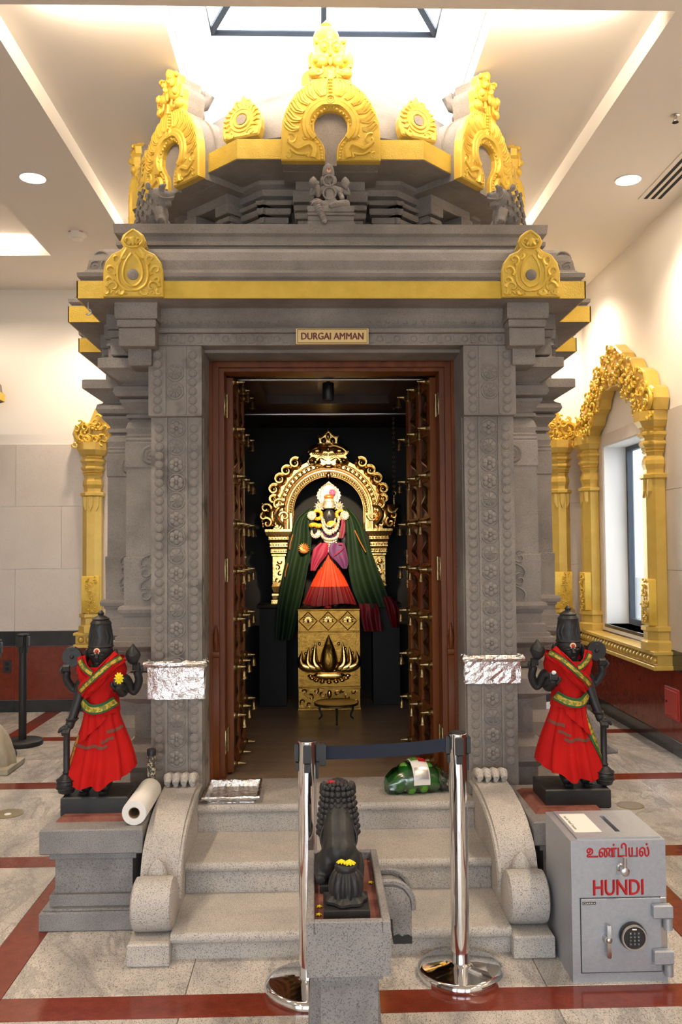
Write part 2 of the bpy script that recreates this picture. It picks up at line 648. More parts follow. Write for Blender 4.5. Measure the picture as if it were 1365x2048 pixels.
def W_back(q, s0, s1, d0, d1, z0, z1, b=0): q.box(s0, s1, YW - d1, YW - d0, z0, z1, b)
def W_right(q, s0, s1, d0, d1, z0, z1, b=0): q.box(XW - d1, XW - d0, s0, s1, z0, z1, b)
def W_left(q, s0, s1, d0, d1, z0, z1, b=0): q.box(XL + d0, XL + d1, s0, s1, z0, z1, b)
def W_front(q, s0, s1, d0, d1, z0, z1, b=0): q.box(s0, s1, YF + d0, YF + d1, z0, z1, b)


ZS, ZH = .90, 2.66
hb = [(-2.105, -.865, ZS, ZH), (1.12, 2.36, ZS, ZH)]
hr = [(7.23, 8.47, ZS, ZH)]
hf = [(-5.2, -2.6, .5, 3.6), (-2.1, .5, .5, 3.6), (1.0, 2.6, .5, 3.6)]
wall_back = struct('wall_back', wall_boxes(W_back, XL, XW + .3, 0, ZC + .02, .3, hb), 'plaster')
wall_right = struct('wall_right', wall_boxes(W_right, YF - .3, YW, 0, ZC + .02, .3, hr), 'plaster')
wall_left = struct('wall_left', wall_boxes(W_left, YF - .3, YW, 0, ZC + .02, .3, []), 'plaster')
wall_front = struct('wall_front', wall_boxes(W_front, XL, XW, 0, ZC + .02, .3, hf), 'plaster')


def dado(wall, W, s0, s1, holes, step, off):
    """tile wainscot, black bands and red granite panels, each piece its own"""
    def free(a, b, z0, z1):
        return not any(a < h[1] - .01 and b > h[0] + .01 and z1 > h[2] and z0 < h[3] for h in holes)
    cuts = sorted({s0, s1, *[h[0] for h in holes], *[h[1] for h in holes]})

    def run(z0, z1, th, name, m, stp, shift):
        for a, b in zip(cuts[:-1], cuts[1:]):
            zz = [(z0, z1)] if free(a, b, z0, z1) else []
            if not zz:
                h = [h for h in holes if h[0] <= a + .01 and h[1] >= b - .01][0]
                if z0 < h[2]: zz.append((z0, min(z1, h[2])))
                if z1 > h[3]: zz.append((max(z0, h[3]), z1))
            for c0, c1 in zz:
                if c1 - c0 < .02: continue
                k = math.floor((a - shift) / stp)
                x = a
                while x < b - 1e-4:
                    k += 1
                    e = min(b, shift + k * stp)
                    if e - x > .01:
                        q = MB(); W(q, x + .0015, e - .0015, 0, th, c0 + .0015, c1 - .0015, .001)
                        obj(name, q, m, wall)
                    x = e
    run(0, .122, .016, 'skirting', 'black_trim', 1.8, off)
    run(.122, .678, .012, 'granite_panel', 'red_granite', 1.2, off)
    run(.678, .832, .016, 'black_band', 'black_trim', 1.8, off)
    run(.832, 1.475, .010, 'wall_tile', 'wall_tile', step, off)
    run(1.475, 2.125, .010, 'wall_tile', 'wall_tile', step, off + step / 2)
    run(2.125, 2.775, .010, 'wall_tile', 'wall_tile', step, off)


dado(wall_back, W_back, XL, XW - .017, hb, .95, -3.13)
dado(wall_right, W_right, 1.0, YW - .017, hr, .95, 6.9)

# ceiling with its recessed trays and the skylight well
TX0, TX1, TY0, TY1, ZT = -1.67, 1.855, 4.24, 7.62, 4.54
LX0, LX1, LY0, LY1 = -5.6, -2.45, 3.4, 7.975
SX0, SX1, SY0, SY1, ZSK = -.80, .975, 4.36, 6.66, 5.72
mb = MB()
mb.box(XL, LX0, YF, YW, ZC, ZC + .16)
mb.box(LX0, LX1, YF, LY0, ZC, ZC + .16); mb.box(LX0, LX1, LY1, YW, ZC, ZC + .16)
mb.box(LX1, TX0, YF, YW, ZC, ZC + .16)
mb.box(TX0, TX1, YF, TY0, ZC, ZC + .16); mb.box(TX0, TX1, TY1, YW, ZC, ZC + .16)
mb.box(TX1, XW, YF, YW, ZC, ZC + .16)
ceiling = struct('ceiling', mb, 'ceiling_paint')
mb = MB()
mb.box(LX0 - .1, LX1 + .1, LY0 - .1, LY1 + .1, ZT + .03, ZT + .15)
mb.box(TX0 - .05, SX0, TY0 - .05, TY1 + .05, ZT, ZT + .15)
mb.box(SX1, TX1 + .05, TY0 - .05, TY1 + .05, ZT, ZT + .15)
mb.box(SX0, SX1, TY0 - .05, SY0, ZT, ZT + .15)
mb.box(SX0, SX1, SY1, TY1 + .05, ZT, ZT + .15)
obj('tray', mb, 'ceiling_paint', ceiling)
mb = MB()
t = .06
for a in ((SX0 - t, SX0, SY0 - t, SY1 + t), (SX1, SX1 + t, SY0 - t, SY1 + t), (SX0, SX1, SY0 - t, SY0), (SX0, SX1, SY1, SY1 + t)):
    mb.box(*a, ZT + .14, ZSK)
obj('skylight_well', mb, 'well_paint', ceiling)

# pyramid skylight: frame, hips and four panes
sk = MB()
ap = Vector(((SX0 + SX1) / 2, (SY0 + SY1) / 2, ZSK + .62))
cor = [Vector((SX0, SY0, ZSK)), Vector((SX1, SY0, ZSK)), Vector((SX1, SY1, ZSK)), Vector((SX0, SY1, ZSK))]
window_sky = struct('window_4', MB().box(SX0 - .08, SX0, SY0 - .08, SY1 + .08, ZSK, ZSK + .05).box(SX1, SX1 + .08, SY0 - .08, SY1 + .08, ZSK, ZSK + .05)
                    .box(SX0, SX1, SY0 - .08, SY0, ZSK, ZSK + .05).box(SX0, SX1, SY1, SY1 + .08, ZSK, ZSK + .05), 'window_metal')
for k in range(4):
    a, b = cor[k], cor[(k + 1) % 4]
    q = MB(); q.tube([a + Vector((0, 0, .03)), ap + Vector((0, 0, .03))], .032, 4, smooth=False); obj('hip_bar', q, 'window_metal', window_sky)
    q = MB(); q.tube([(a + b) / 2 + Vector((0, 0, .03)), ap + Vector((0, 0, .03))], .022, 4, smooth=False); obj('glazing_bar', q, 'window_metal', window_sky)
    q = MB(); q.add([a + Vector((0, 0, .04)), b + Vector((0, 0, .04)), ap + Vector((0, 0, .04))], [(0, 1, 2)]); obj('pane', q, 'glass', window_sky)

# windows in the walls


def window(n, W, wall, s0, s1, deep=.22):
    q = MB(); b = .055
    W(q, s0, s0 + b, -deep - .05, -deep, ZS, ZH); W(q, s1 - b, s1, -deep - .05, -deep, ZS, ZH)
    W(q, s0 + b, s1 - b, -deep - .05, -deep, ZS, ZS + b); W(q, s0 + b, s1 - b, -deep - .05, -deep, ZH - b, ZH)
    w = struct('window_%d' % n, q, 'window_metal')
    q = MB(); W(q, s0 + b, s1 - b, -deep - .035, -deep - .027, ZS + b, ZH - b); obj('pane', q, 'glass', w)
    q = MB(); W(q, s0 + b, s0 + b + .02, -deep - .045, -deep - .015, ZS + b, ZH - b); obj('sash', q, 'window_metal', w)
    q = MB(); W(q, s0 + .002, s1 - .002, -deep, .02, ZS - .03, ZS, .003); obj('window_sill', q, 'black_trim', w)
    q = MB()
    W(q, s0, s0 + .012, -deep, .0, ZS, ZH); W(q, s1 - .012, s1, -deep, .0, ZS, ZH); W(q, s0, s1, -deep, .0, ZH - .012, ZH)
    obj('reveal', q, 'well_paint', w)
    return w


window(1, W_back, wall_back, *hb[0][:2])
window(2, W_back, wall_back, *hb[1][:2])
window(3, W_right, wall_right, *hr[0][:2])
for i, h in enumerate(hf):
    q = MB(); b = .07
    W_front(q, h[0], h[0] + b, -.2, -.1, h[2], h[3]); W_front(q, h[1] - b, h[1], -.2, -.1, h[2], h[3])
    W_front(q, h[0], h[1], -.2, -.1, h[2], h[2] + b); W_front(q, h[0], h[1], -.2, -.1, h[3] - b, h[3])
    W_front(q, (h[0] + h[1]) / 2 - .03, (h[0] + h[1]) / 2 + .03, -.2, -.1, h[2], h[3])
    w = struct('window_%d' % (5 + i), q, 'window_metal')
    q = MB(); W_front(q, h[0], h[1], -.16, -.15, h[2], h[3]); obj('pane', q, 'glass', w)
mb = MB(); mb.box(-40, 40, -45, 50, -.5, -.35)
struct('ground', mb, 'asphalt')

# gold window surrounds -------------------------------------------------
def zy(v): return 2.775 - (v - 885) * .001943


def foliage(mb, pts, y, rnd, size=.03, dens=3, yj=.02):
    """curled leaves and berries along a band of centre points"""
    for (x, z) in pts:
        for k in range(dens):
            px_, pz_ = x + rnd.uniform(-1, 1) * size * 1.6, z + rnd.uniform(-1, 1) * size * 1.6
            a = rnd.uniform(0, 2 * PI)
            if rnd.random() < .6:
                sp = spiral(px_, pz_, size * rnd.uniform(.9, 1.3), size * .2, a, a + rnd.choice((-1, 1)) * 4.2, 9, y - rnd.random() * yj)
                mb.tube(sp, [size * .34 * (1 - .5 * i / 8) for i in range(9)], 5)
            else:
                mb.ball((px_, y - rnd.random() * yj, pz_), (size * .5, size * .45, size * .5), 7, 5)


def surround_parts(t):
    rnd = random.Random(3)
    pil = [(.148, 885), (.148, 925), (.140, 930), (.118, 950), (.098, 958), (.098, 964), (.122, 975), (.122, 985), (.102, 996), (.096, 1006),
           (.114, 1016), (.114, 1024), (.096, 1036), (.100, 1042), (.088, 1048), (.096, 1054), (.084, 1062), (.080, 1072), (.094, 1090),
           (.098, 1108), (.086, 1130), (.084, 1146), (.118, 1152), (.118, 1166), (.096, 1174), (.096, 1790), (.126, 1792), (.126, 1808),
           (.108, 1814), (.108, 1848), (.130, 1856), (.130, 1890)]
    for s in (-1, 1):
        q = MB()
        q.lathe([(r, zy(z)) for r, z in pil][::-1], 8, T(s * .83, -.05, 0), False, PI / 8)
        for k in range(3):      # hanging fringe under the neck
            xx = s * .83 + (k - 1) * .055
            q.prism([(xx - .024, zy(1172)), (xx + .024, zy(1172)), (xx + .024, zy(1222)), (xx, zy(1250)), (xx - .024, zy(1222))],
                    -.16 + (.02 if k != 1 else 0), -.10, .004)
        p = obj('pilaster', q, 'gold_frame', t, True)
        q = MB()
        q.box(s * .83 - .088, s * .83 + .088, -.158, -.05, zy(1786), zy(1592), .004)
        pts = [(s * .83 + .03 * math.sin(i * 1.3), zy(1770) + (zy(1610) - zy(1770)) * i / 11) for i in range(12)]
        foliage(q, pts, -.163, rnd, .02, 3, .012)
        obj('carved_panel', q, 'gold_paint', p, True)
    q = MB()
    q.box(-1.0, 1.0, -.16, 0, zy(1968), zy(1950), .004)
    q.box(-.985, .985, -.125, 0, zy(1950), zy(1905), .003)
    q.box(-1.0, 1.0, -.16, 0, zy(1905), zy(1890), .004)
    b = obj('base_ledge', q, 'gold_frame', t, True)
    q = MB(); q.ball((0, 0, 0), .034, 10, 6)
    first = None
    for k in range(25):
        if first is None:
            first = obj('bead', q, 'gold_frame', b, True); o = first
        else:
            o = first.copy(); link(o, b)
        o.location = (-.93 + 1.86 * k / 24, -.128, zy(1928))
    # arch of rolling foliage
    h = [(1.0, 2.79), (1.03, 2.9), (1.0, 3.0), (.92, 3.04), (.86, 3.02), (.84, 3.08), (.80, 3.2), (.70, 3.26), (.62, 3.25), (.58, 3.3),
         (.5, 3.4), (.4, 3.44), (.34, 3.43), (.28, 3.52), (.16, 3.6), (.08, 3.66), (0, 3.68)]
    i_ = [(0, 3.22), (.12, 3.20), (.22, 3.22), (.30, 3.14), (.34, 3.04), (.46, 2.98), (.52, 2.88), (.62, 2.84), (.68, 2.79)]
    k = .86
    fz = lambda z: 2.775 + (z - 2.79) * k
    R = [(x, fz(z)) for x, z in h]
    I = [(x, fz(z)) for x, z in i_]
    out = R + [(-x, z) for x, z in R[::-1][1:]] + [(-x, z) for x, z in I[::-1]] + I[1:]
    q = MB(); q.prism(out, -.12, 0, .012)
    a = obj('arch', q, 'gold_frame', t, True)
    q = MB()
    mid = []
    for j in range(26):
        u = j / 25
        ro = R[min(len(R) - 1, int(u * (len(R) - 1)))]
        ri = I[::-1][min(len(I) - 1, int(u * (len(I) - 1)))]
        for w in (.18, .5, .82):
            mid.append((ri[0] + (ro[0] - ri[0]) * w, ri[1] + (ro[1] - ri[1]) * w))
    foliage(q, mid, -.125, rnd, .034, 2, .035)
    foliage(q, [(-x, z) for x, z in mid], -.125, rnd, .034, 2, .035)
    for s in (-1, 1):       # end scrolls
        q.tube(spiral(s * .90, fz(2.92), .10, .02, -PI / 2, -PI / 2 + s * 9, 24, -.13), [.022] * 24, 6)
    obj('leaf_relief', q, 'gold_paint', a, True)


ws = thing('window_surround', 'gold carved arch and pilasters around the window in the side wall', 'window frame', (XW - .012, 7.85, 0), -PI / 2)
surround_parts(ws)
copy_labels = ['gold carved window surround on the wall where the floor strips run under two black posts',
               'gold carved window surround on the end wall, next to the corner of the room']
for (x, lab) in ((-1.485, copy_labels[0]), (1.74, copy_labels[1])):
    copy_tree(ws, (x, YW - .012, 0), 0, lab)

# ceiling fixtures -------------------------------------------------------
# two rows at one spacing; the pair at y = 8.4 stands behind the shrine and washes the end and side walls
DL = [(-2.06, 6.27, 1), (2.35, 6.26, 1), (-2.06, 8.40, 2), (2.35, 8.40, 2)] + [(x, y, 0) for y in (3.92, 1.58, -.76, -3.10) for x in (-2.06, 2.35)]
dl = None
for i, (x, y, vis) in enumerate(DL):
    lab = ['round recessed ceiling downlight beside the smoke detector', 'round recessed ceiling downlight beside the slotted air vent',
           'round recessed ceiling downlight washing the end wall behind the shrine', 'round recessed ceiling downlight over the room corner with two gold window surrounds'][i] if vis else \
        'round recessed ceiling downlight over the front of the hall'
    if dl is None:
        dl = thing('ceiling_light', lab, 'ceiling light', (x, y, ZC), 0, None)
        q = MB(); q.lathe([(.100, 0), (.100, -.006), (.092, -.009), (.088, -.004), (.088, .0)], 28); obj('trim_ring', q, 'white_plastic', dl, True)
        q = MB(); q.lathe([(.087, -.004), (.087, -.001)], 28); obj('diffuser', q, 'lamp_white', dl, True)
    else:
        o = copy_tree(dl, (x, y, ZC), 0, lab)
        if not vis: o['group'] = 'downlights over the hall'
    spot_light('downlight_lamp' if vis else 'downlight_lamp_offscreen', (x, y, ZC - .03), (x, y, 0), 122, WARM, 2.3, .8, .08)

# lit coves at the two ends of the tray
for y, s in ((TY1 - .03, -1), (TY0 + .03, 1)):
    t = thing('cove_light', 'slim warm light strip at the %s end of the ceiling recess' % ('far wall' if s < 0 else 'hall'), 'light strip', (.09, y, ZT - .06))
    q = MB(); q.box(-1.5, 1.5, -.02, .02, -.02, .02, .004); obj('profile', q, 'white_plastic', t, True)
    l = area_light('cove_lamp' if s < 0 else 'cove_lamp_offscreen', (.09, y + s * .025, ZT - .05), (s * PI * .62, 0, 0), 3.0, .03, 40, WARM)

t = thing('cove_light', 'light strip along the far edge of the square ceiling recess', 'light strip', (-3.2, LY1 - .03, ZC + .06))
q = MB(); q.box(-2.2, .4, -.015, .015, -.015, .015, .003); obj('profile', q, 'white_plastic', t, True)
area_light('cove_lamp', (-4.0, LY1 - .12, ZC + .06), (PI * .55, 0, 0), 2.6, .05, 30, WARM)
cb_ = at(-4, 487, 7.92)
q = MB(); q.tube(spiral(cb_.x, cb_.z, .13, .13, 0, PI, 16, 7.93), .006, 6); single('white_cable', q, 'white_plastic', 'thin white cable looped over the edge of the square ceiling recess', 'cable', (cb_.x, 7.93, cb_.z))

t = thing('smoke_detector', 'round white smoke detector with red lettering on the ceiling', 'smoke detector', (-2.045, 7.395, ZC))
q = MB(); q.lathe([(.082, 0), (.082, -.02), (.076, -.035), (.06, -.042), (.05, -.06), (.03, -.068), (0.001, -.07)], 26, cap=False); obj('body', q, 'white_plastic', t, True)
q = MB(); q.lathe([(.058, -.0405), (.053, -.055)], 26); obj('sensor_slots', q, 'joint', t, True)

t = thing('air_vent', 'long ceiling air vent with three black slots', 'vent', (2.665, 5.75, ZC))
q = MB(); q.box(-.105, .105, -.87, .87, -.008, 0, .002); obj('frame', q, 'ceiling_paint', t, True)
for k in (-1, 0, 1):
    q = MB(); q.box(-.014 + k * .055, .014 + k * .055, -.85, .85, -.0095, -.006); obj('slot', q, 'dark_slot', t, True)

t = thing('fire_sprinkler', 'small chrome fire sprinkler head in the ceiling above the air vent side', 'sprinkler', (2.30, 5.30, ZC))
q = MB(); q.lathe([(.028, 0), (.028, -.004), (.012, -.008), (.009, -.03)], 14); obj('body', q, 'steel', t, True)
q = MB(); q.lathe([(.02, -.048), (.02, -.045)], 14).tube([(.01, 0, -.03), (.012, 0, -.045)], .002, 5).tube([(-.01, 0, -.03), (-.012, 0, -.045)], .002, 5); obj('deflector', q, 'dark_slot', t, True)

# things on the walls and floor
t = thing('access_panel', 'small red metal access panel low on the side wall', 'access panel', (XW - .012, 6.885, .28), -PI / 2)
q = MB(); q.box(-.135, .135, -.012, 0, 0, .25, .003); obj('frame', q, 'access_red', t, True)
q = MB(); q.box(-.115, .115, -.018, -.011, .02, .23, .003); d = obj('door', q, 'access_red', t, True)
q = MB(); q.lathe([(.009, 0), (.009, .006)], 10, T(-.08, -.018, .13) @ RX(PI / 2)); obj('lock', q, 'dark_slot', d, True)
t = thing('access_panel', 'small red metal access panel on the end wall behind the guardian', 'access panel', (-2.39, YW - .012, .385))
q = MB(); q.box(-.10, .10, -.012, 0, 0, .18, .003); obj('frame', q, 'access_red', t, True)
q = MB(); q.box(-.085, .085, -.018, -.011, .015, .165, .003); obj('door', q, 'access_red', t, True)
t = thing('wall_socket', 'black socket plate on the red granite dado', 'socket', (-3.20, YW - .012, .41))
q = MB(); q.box(-.04, .04, -.012, 0, 0, .125, .003); obj('plate', q, 'black_plastic', t, True)
q = MB(); q.box(-.018, .018, -.014, -.011, .02, .055).box(-.018, .018, -.014, -.011, .07, .105); obj('outlet', q, 'dark_slot', t, True)
for x, y, r, lab, m in ((2.02, 5.575, .085, 'round grated floor drain beside the stone water spout', 'drain_brass'), (-1.985, 5.62, .10, 'round brass floor cover with a pale dot in its middle', 'drain_brass')):
    t = thing('floor_drain', lab, 'floor drain', (x, y, 0))
    q = MB(); q.lathe([(r, 0), (r, .003), (r * .9, .004)], 26); obj('plate', q, m, t, True)
    q = MB()
    if x > 0:
        for k in range(-4, 5):
            w = math.sqrt(max(0, (r * .8) ** 2 - (k * r * .18) ** 2))
            q.box(-w, w, k * r * .18 - .004, k * r * .18 + .004, .0035, .0046)
        obj('grate_slots', q, 'joint', t, True)
    else:
        q.lathe([(r * .22, .004), (r * .2, .007)], 16, T(.01, -.02, 0)); obj('cap', q, 'white_plastic', t, True)

# ------------------------------------------------------------------ the shrine
CXS, YC = .095, 5.95
ZP = .385                                   # level of the threshold
shrine = thing('shrine', 'grey carved granite temple shrine with gold bands and an eight-sided domed roof', 'shrine', (CXS, 6.0, 0))


def skin_mesh(nodes, edges, sub=2, root=None):
    """grow one continuous surface over a skeleton of joints with radii"""
    names = list(nodes)
    me = bpy.data.meshes.new('skeleton')
    me.from_pydata([nodes[n][0] for n in names], [(names.index(a), names.index(b)) for a, b in edges], [])
    o = bpy.data.objects.new('skeleton', me)
    COL.objects.link(o)
    sm = o.modifiers.new('skin', 'SKIN')
    sm.use_smooth_shade = True
    sk_ = me.skin_vertices[0].data if me.skin_vertices else None
    if sk_ is None:
        bm = bmesh.new(); bm.from_mesh(me); bm.verts.layers.skin.verify(); bm.to_mesh(me); bm.free()
        sk_ = me.skin_vertices[0].data
    for i, n in enumerate(names):
        r = nodes[n][1]
        sk_[i].radius = r if isinstance(r, (tuple, list)) else (r, r)
        sk_[i].use_root = (n == (root or names[0]))
    ss = o.modifiers.new('subd', 'SUBSURF'); ss.levels = sub; ss.render_levels = sub
    dg = bpy.context.evaluated_depsgraph_get()
    ev = o.evaluated_get(dg)
    m2 = ev.to_mesh()
    v = [x.co.copy() for x in m2.vertices]
    f = [tuple(p.vertices) for p in m2.polygons]
    ev.to_mesh_clear()
    bpy.data.objects.remove(o); bpy.data.meshes.remove(me)
    return v, f


# plinth in two flanks (the doorway runs between them)
mould = [(.09, 0), (.09, .12), (.05, .13), (.05, .20), (.09, .22), (.09, .30), (.02, .36), (.02, .50), (.07, .54), (.07, .62), (0, .68),
         (0, .86), (.08, .90), (.08, .98), (.04, 1.02)]
for s in (-1, 1):
    q = MB()
    for hw, yf, yb in ((1.07, 4.66, 7.6), (1.31, 5.28, 7.9)):
        rings = []
        for d, z in mould:
            xo, xi = CXS + s * (hw + d), CXS + s * .935
            a, b = min(xo, xi), max(xo, xi)
            if hw < 1.2:
                xi = CXS + s * .78; a, b = min(xo, xi), max(xo, xi)
                rings.append([(a, yf - d, z), (b, yf - d, z), (b, 5.35, z), (a, 5.35, z)])
            else:
                rings.append([(a, yf - d, z), (b, yf - d, z), (b, yb + d, z), (a, yb + d, z)])
        q.loft(rings)
    p = obj('plinth', q, 'stone', shrine)
    q = MB()
    for (x0, x1, y0) in ((1.3, 1.73, 5.62),):
        xs = sorted((CXS + s * x0, CXS + s * x1)); q.box(xs[0], xs[1], y0, 7.7, 0, .105, .006)
    obj('plinth_footing', q, 'stone', p)

# body walls around the sanctum
q = MB()
for s in (-1, 1):
    for u0, u1, y0, y1 in ((.735, .985, 4.798, 5.40), (.935, 1.24, 5.38, 7.9)):
        xs = sorted((CXS + s * u0, CXS + s * u1)); q.box(xs[0], xs[1], y0, y1, .9, 2.95)
q.box(CXS - 1.24, CXS + 1.24, 7.64, 7.9, ZP, 2.95)
q.box(CXS - 1.0, CXS + 1.0, 4.95, 7.9, 2.84, 3.0)
obj('body_wall', q, 'stone', shrine)
q = MB()
q.box(CXS - .935, CXS - .92, 5.38, 7.64, ZP, 2.84); q.box(CXS + .92, CXS + .935, 5.38, 7.64, ZP, 2.84)
q.box(CXS - .92, CXS + .92, 7.62, 7.64, ZP, 2.84)
q.box(CXS - .935, CXS - .72, 5.395, 5.41, ZP, 2.84); q.box(CXS + .72, CXS + .935, 5.395, 5.41, ZP, 2.84)
obj('sanctum_lining', q, 'black_wall', shrine)
q = MB()
q.box(CXS - .92, CXS + .92, 5.0, 7.62, 2.80, 2.84)
q.box(CXS - .92, CXS + .92, 5.0, 5.35, 2.74, 2.80); q.box(CXS - .92, CXS + .92, 6.3, 7.62, 2.74, 2.80)
q.box(CXS - .92, CXS - .45, 5.35, 6.3, 2.74, 2.80); q.box(CXS + .45, CXS + .92, 5.35, 6.3, 2.74, 2.80)
obj('sanctum_ceiling', q, 'dark_wood', shrine)
q = MB(); q.box(CXS - .92, CXS + .92, 4.92, 7.62, .2, ZP)
obj('sanctum_floor', q, 'threshold_granite', shrine)

# door jamb pilasters with rows of carved roundels and flowers
rq = MB(); rq.ring((0, 0, 0), .0195, .0042, 14, 5).ring((0, 0, 0), .0085, .0032, 10, 5).ball((0, -.001, 0), (.0045, .005, .0045), 6, 4)
rq.lathe([(.018, 0), (.015, .005)], 14, RX(PI / 2))
fq = MB()
fq.ring((0, 0, 0), .045, .0036, 22, 5)
for k in range(6):
    a = PI / 6 + k * PI / 3
    fq.ball((.024 * math.cos(a), 0, .024 * math.sin(a)), (.0155, .007, .0155), 9, 5)
fq.ball((0, -.004, 0), (.009, .008, .009), 8, 5)
dq = MB()
dq.ring((0, 0, 0), .045, .0036, 22, 5)
dq.ball((0, 0, 0), (.036, .008, .036), 14, 6)
for k in range(8):
    a = k * PI / 4
    dq.tube([(.006 * math.cos(a), -.009, .006 * math.sin(a)), (.034 * math.cos(a), -.004, .034 * math.sin(a))], [.003, .004], 5)
round_me = rq.mesh('roundel'); flower_me = fq.mesh('flower'); disc_me = dq.mesh('flower')
for m_ in (round_me, flower_me, disc_me): m_.materials.append(MAT['stone'])


def inst(name, me, parent, loc):
    """shared-mesh piece at a world place, child of a part of the shrine"""
    o = bpy.data.objects.new(name, me)
    link(o, parent)
    o.location = Vector(loc) - root_of(parent).location
    return o


for s in (-1, 1):
    x0, x1 = sorted((CXS + s * .695, CXS + s * .960))
    q = MB()
    q.box(x0, x1, 4.535, 4.80, ZP, 2.385, .004)
    q.box(x0 - .006, x1 + .006, 4.49, 4.80, 2.378, 2.75, .005)
    # two raised fillets run up each face between the rows
    for w in (.30, .70):
        xx = x0 + (x1 - x0) * w
        q.box(xx - .006, xx + .006, 4.527, 4.54, ZP, 2.378, .002)
        q.box(xx - .006, xx + .006, 4.482, 4.50, 2.385, 2.745, .002)
    # inner return of the jamb towards the door frame
    xa, xb = sorted((CXS + s * .69, CXS + s * .735)); q.box(xa, xb, 4.58, 4.80, ZP, 2.75, .004)
    p = obj('pilaster', q, 'stone_stained' if s < 0 else 'stone', shrine)
    xc = (x0 + x1) / 2
    z = .56
    n = 0
    while z < 2.73:
        yy = 4.534 if z < 2.36 else 4.489
        if abs(z - 2.375) > .03:
            for w in (.155, .845):
                inst('roundel', round_me, p, (x0 + (x1 - x0) * w, yy, z))
        z += .0475
    z = .60
    while z < 2.70:
        yy = 4.534 if z < 2.34 else 4.489
        if abs(z - 2.375) > .045:
            inst('flower', disc_me if (n % 3 == 2 or z > 2.4) else flower_me, p, (xc, yy, z))
        n += 1
        z += .0955

# lintel with its carved course
q = MB()
q.box(CXS - .93, CXS + .93, 4.495, 4.80, 2.752, 2.815, .003)
q.box(CXS - .93, CXS + .93, 4.475, 4.95, 2.815, 2.84, .004)
q.loft([[(CXS - .93, y, z), (CXS + .93, y, z), (CXS + .93, 4.95, z), (CXS - .93, 4.95, z)] for y, z in ((4.50, 2.84), (4.50, 2.85), (4.475, 2.885), (4.46, 2.905), (4.46, 2.95))])
q.box(CXS - .69, CXS + .69, 4.60, 4.80, 2.735, 2.76)
lin = obj('lintel', q, 'stone', shrine)
q = MB()
for k in range(40):
    x = CXS - .88 + 1.76 * k / 39
    if abs(x - at(665, 670, 4.49).x) < .2: continue
    if k % 2: q.ring((x, 4.495, 2.785), .016, .004, 10, 4)
    else: q.box(x - .013, x + .013, 4.489, 4.50, 2.762, 2.808, .003)
    q.tube(spiral(x, 2.873, .018, .004, k * .8, k * .8 + 4.5, 8, 4.482), .004, 4)
obj('lintel_carving', q, 'stone', lin)['kind'] = 'stuff'

# columns at the re-entrant corners
colp = [(.16, 1330), (.16, 1322), (.14, 1320), (.14, 1294), (.15, 1292), (.205, 1283), (.21, 1281), (.21, 1272), (.185, 1271), (.185, 1264), (.17, 1263),
        (.17, 1248), (.15, 1246), (.145, 1228), (.155, 1224), (.155, 1220), (.17, 1219), (.175, 1212), (.168, 1206), (.145, 1204), (.148, 1113), (.138, 1111),
        (.136, 940), (.142, 937), (.142, 890), (.136, 888), (.140, 884), (.136, 880), (.140, 876), (.132, 873), (.14, 862), (.128, 850), (.112, 843), (.136, 841),
        (.136, 835), (.122, 832), (.13, 826), (.165, 812), (.168, 807), (.15, 804), (.185, 801), (.198, 793), (.19, 783), (.165, 779), (.155, 775), (.235, 756), (.262, 752),
        (.262, 734), (.25, 732), (.12, 731), (.12, 700)]


def colz(p): return 1.7 - (p - 1091) / 1720 * 4.85


carve = MB()
carve.lathe([(.056, 0), (.052, .008)], 20, RX(PI / 2)).ring((0, -.008, 0), .044, .006, 20, 5).ring((0, -.008, 0), .024, .005, 14, 5).ball((0, -.008, 0), (.011, .008, .011), 8, 5)
disc_col = carve.mesh('roundel'); disc_col.materials.append(MAT['stone'])
vine = MB()
for k in range(4):
    z = .05 + k * .062
    sg = 1 if k % 2 else -1
    vine.tube(spiral(sg * .03, z, .04, .008, PI * .5, PI * .5 + sg * 7, 16, 0), [.006] * 16, 5)
    vine.tube(bez((-sg * .05, 0, z - .04), (-sg * .09, 0, z), (0, 0, z + .05), (sg * .06, 0, z + .03), 8), [.004, .007, .007, .006, .006, .005, .004, .003], 5)
vine_me = vine.mesh('vine_carving'); vine_me.materials.append(MAT['stone'])
for s in (-1, 1):
    for u, y in ((.995, 4.86), (1.24, 5.46), (1.24, 6.6)):
        q = MB(); q.sq([(r, colz(p)) for r, p in colp], T(CXS + s * u, y, 0))
        c = obj('column', q, 'stone', shrine)
        inst('roundel', disc_col, c, (CXS + s * u, y - .143, colz(914)))
        inst('vine_carving', vine_me, c, (CXS + s * u, y - .149, colz(1202)))
        o = inst('roundel', disc_col, c, (CXS + s * (u + .143), y, colz(914))); o.rotation_euler.z = s * PI / 2
        o = inst('vine_carving', vine_me, c, (CXS + s * (u + .149), y, colz(1202))); o.rotation_euler.z = s * PI / 2

# corbels stepping out below the eaves
for s in (-1, 1):
    for u, y in ((1.005, 4.36), (1.10, 4.58), (1.165, 4.80), (1.24, 5.02), (1.30, 5.30), (1.36, 5.62), (1.36, 6.25), (1.36, 6.9)):
        q = MB()
        for hw, z0, z1, dy in ((.108, 2.86, 2.95, 0), (.098, 2.82, 2.86, .015), (.092, 2.725, 2.82, .03), (.06, 2.64, 2.73, .10)):
            q.box(CXS + s * u - hw, CXS + s * u + hw, y + dy, y + .45, z0, z1, .005)
        obj('corbel', q, 'stone', shrine)

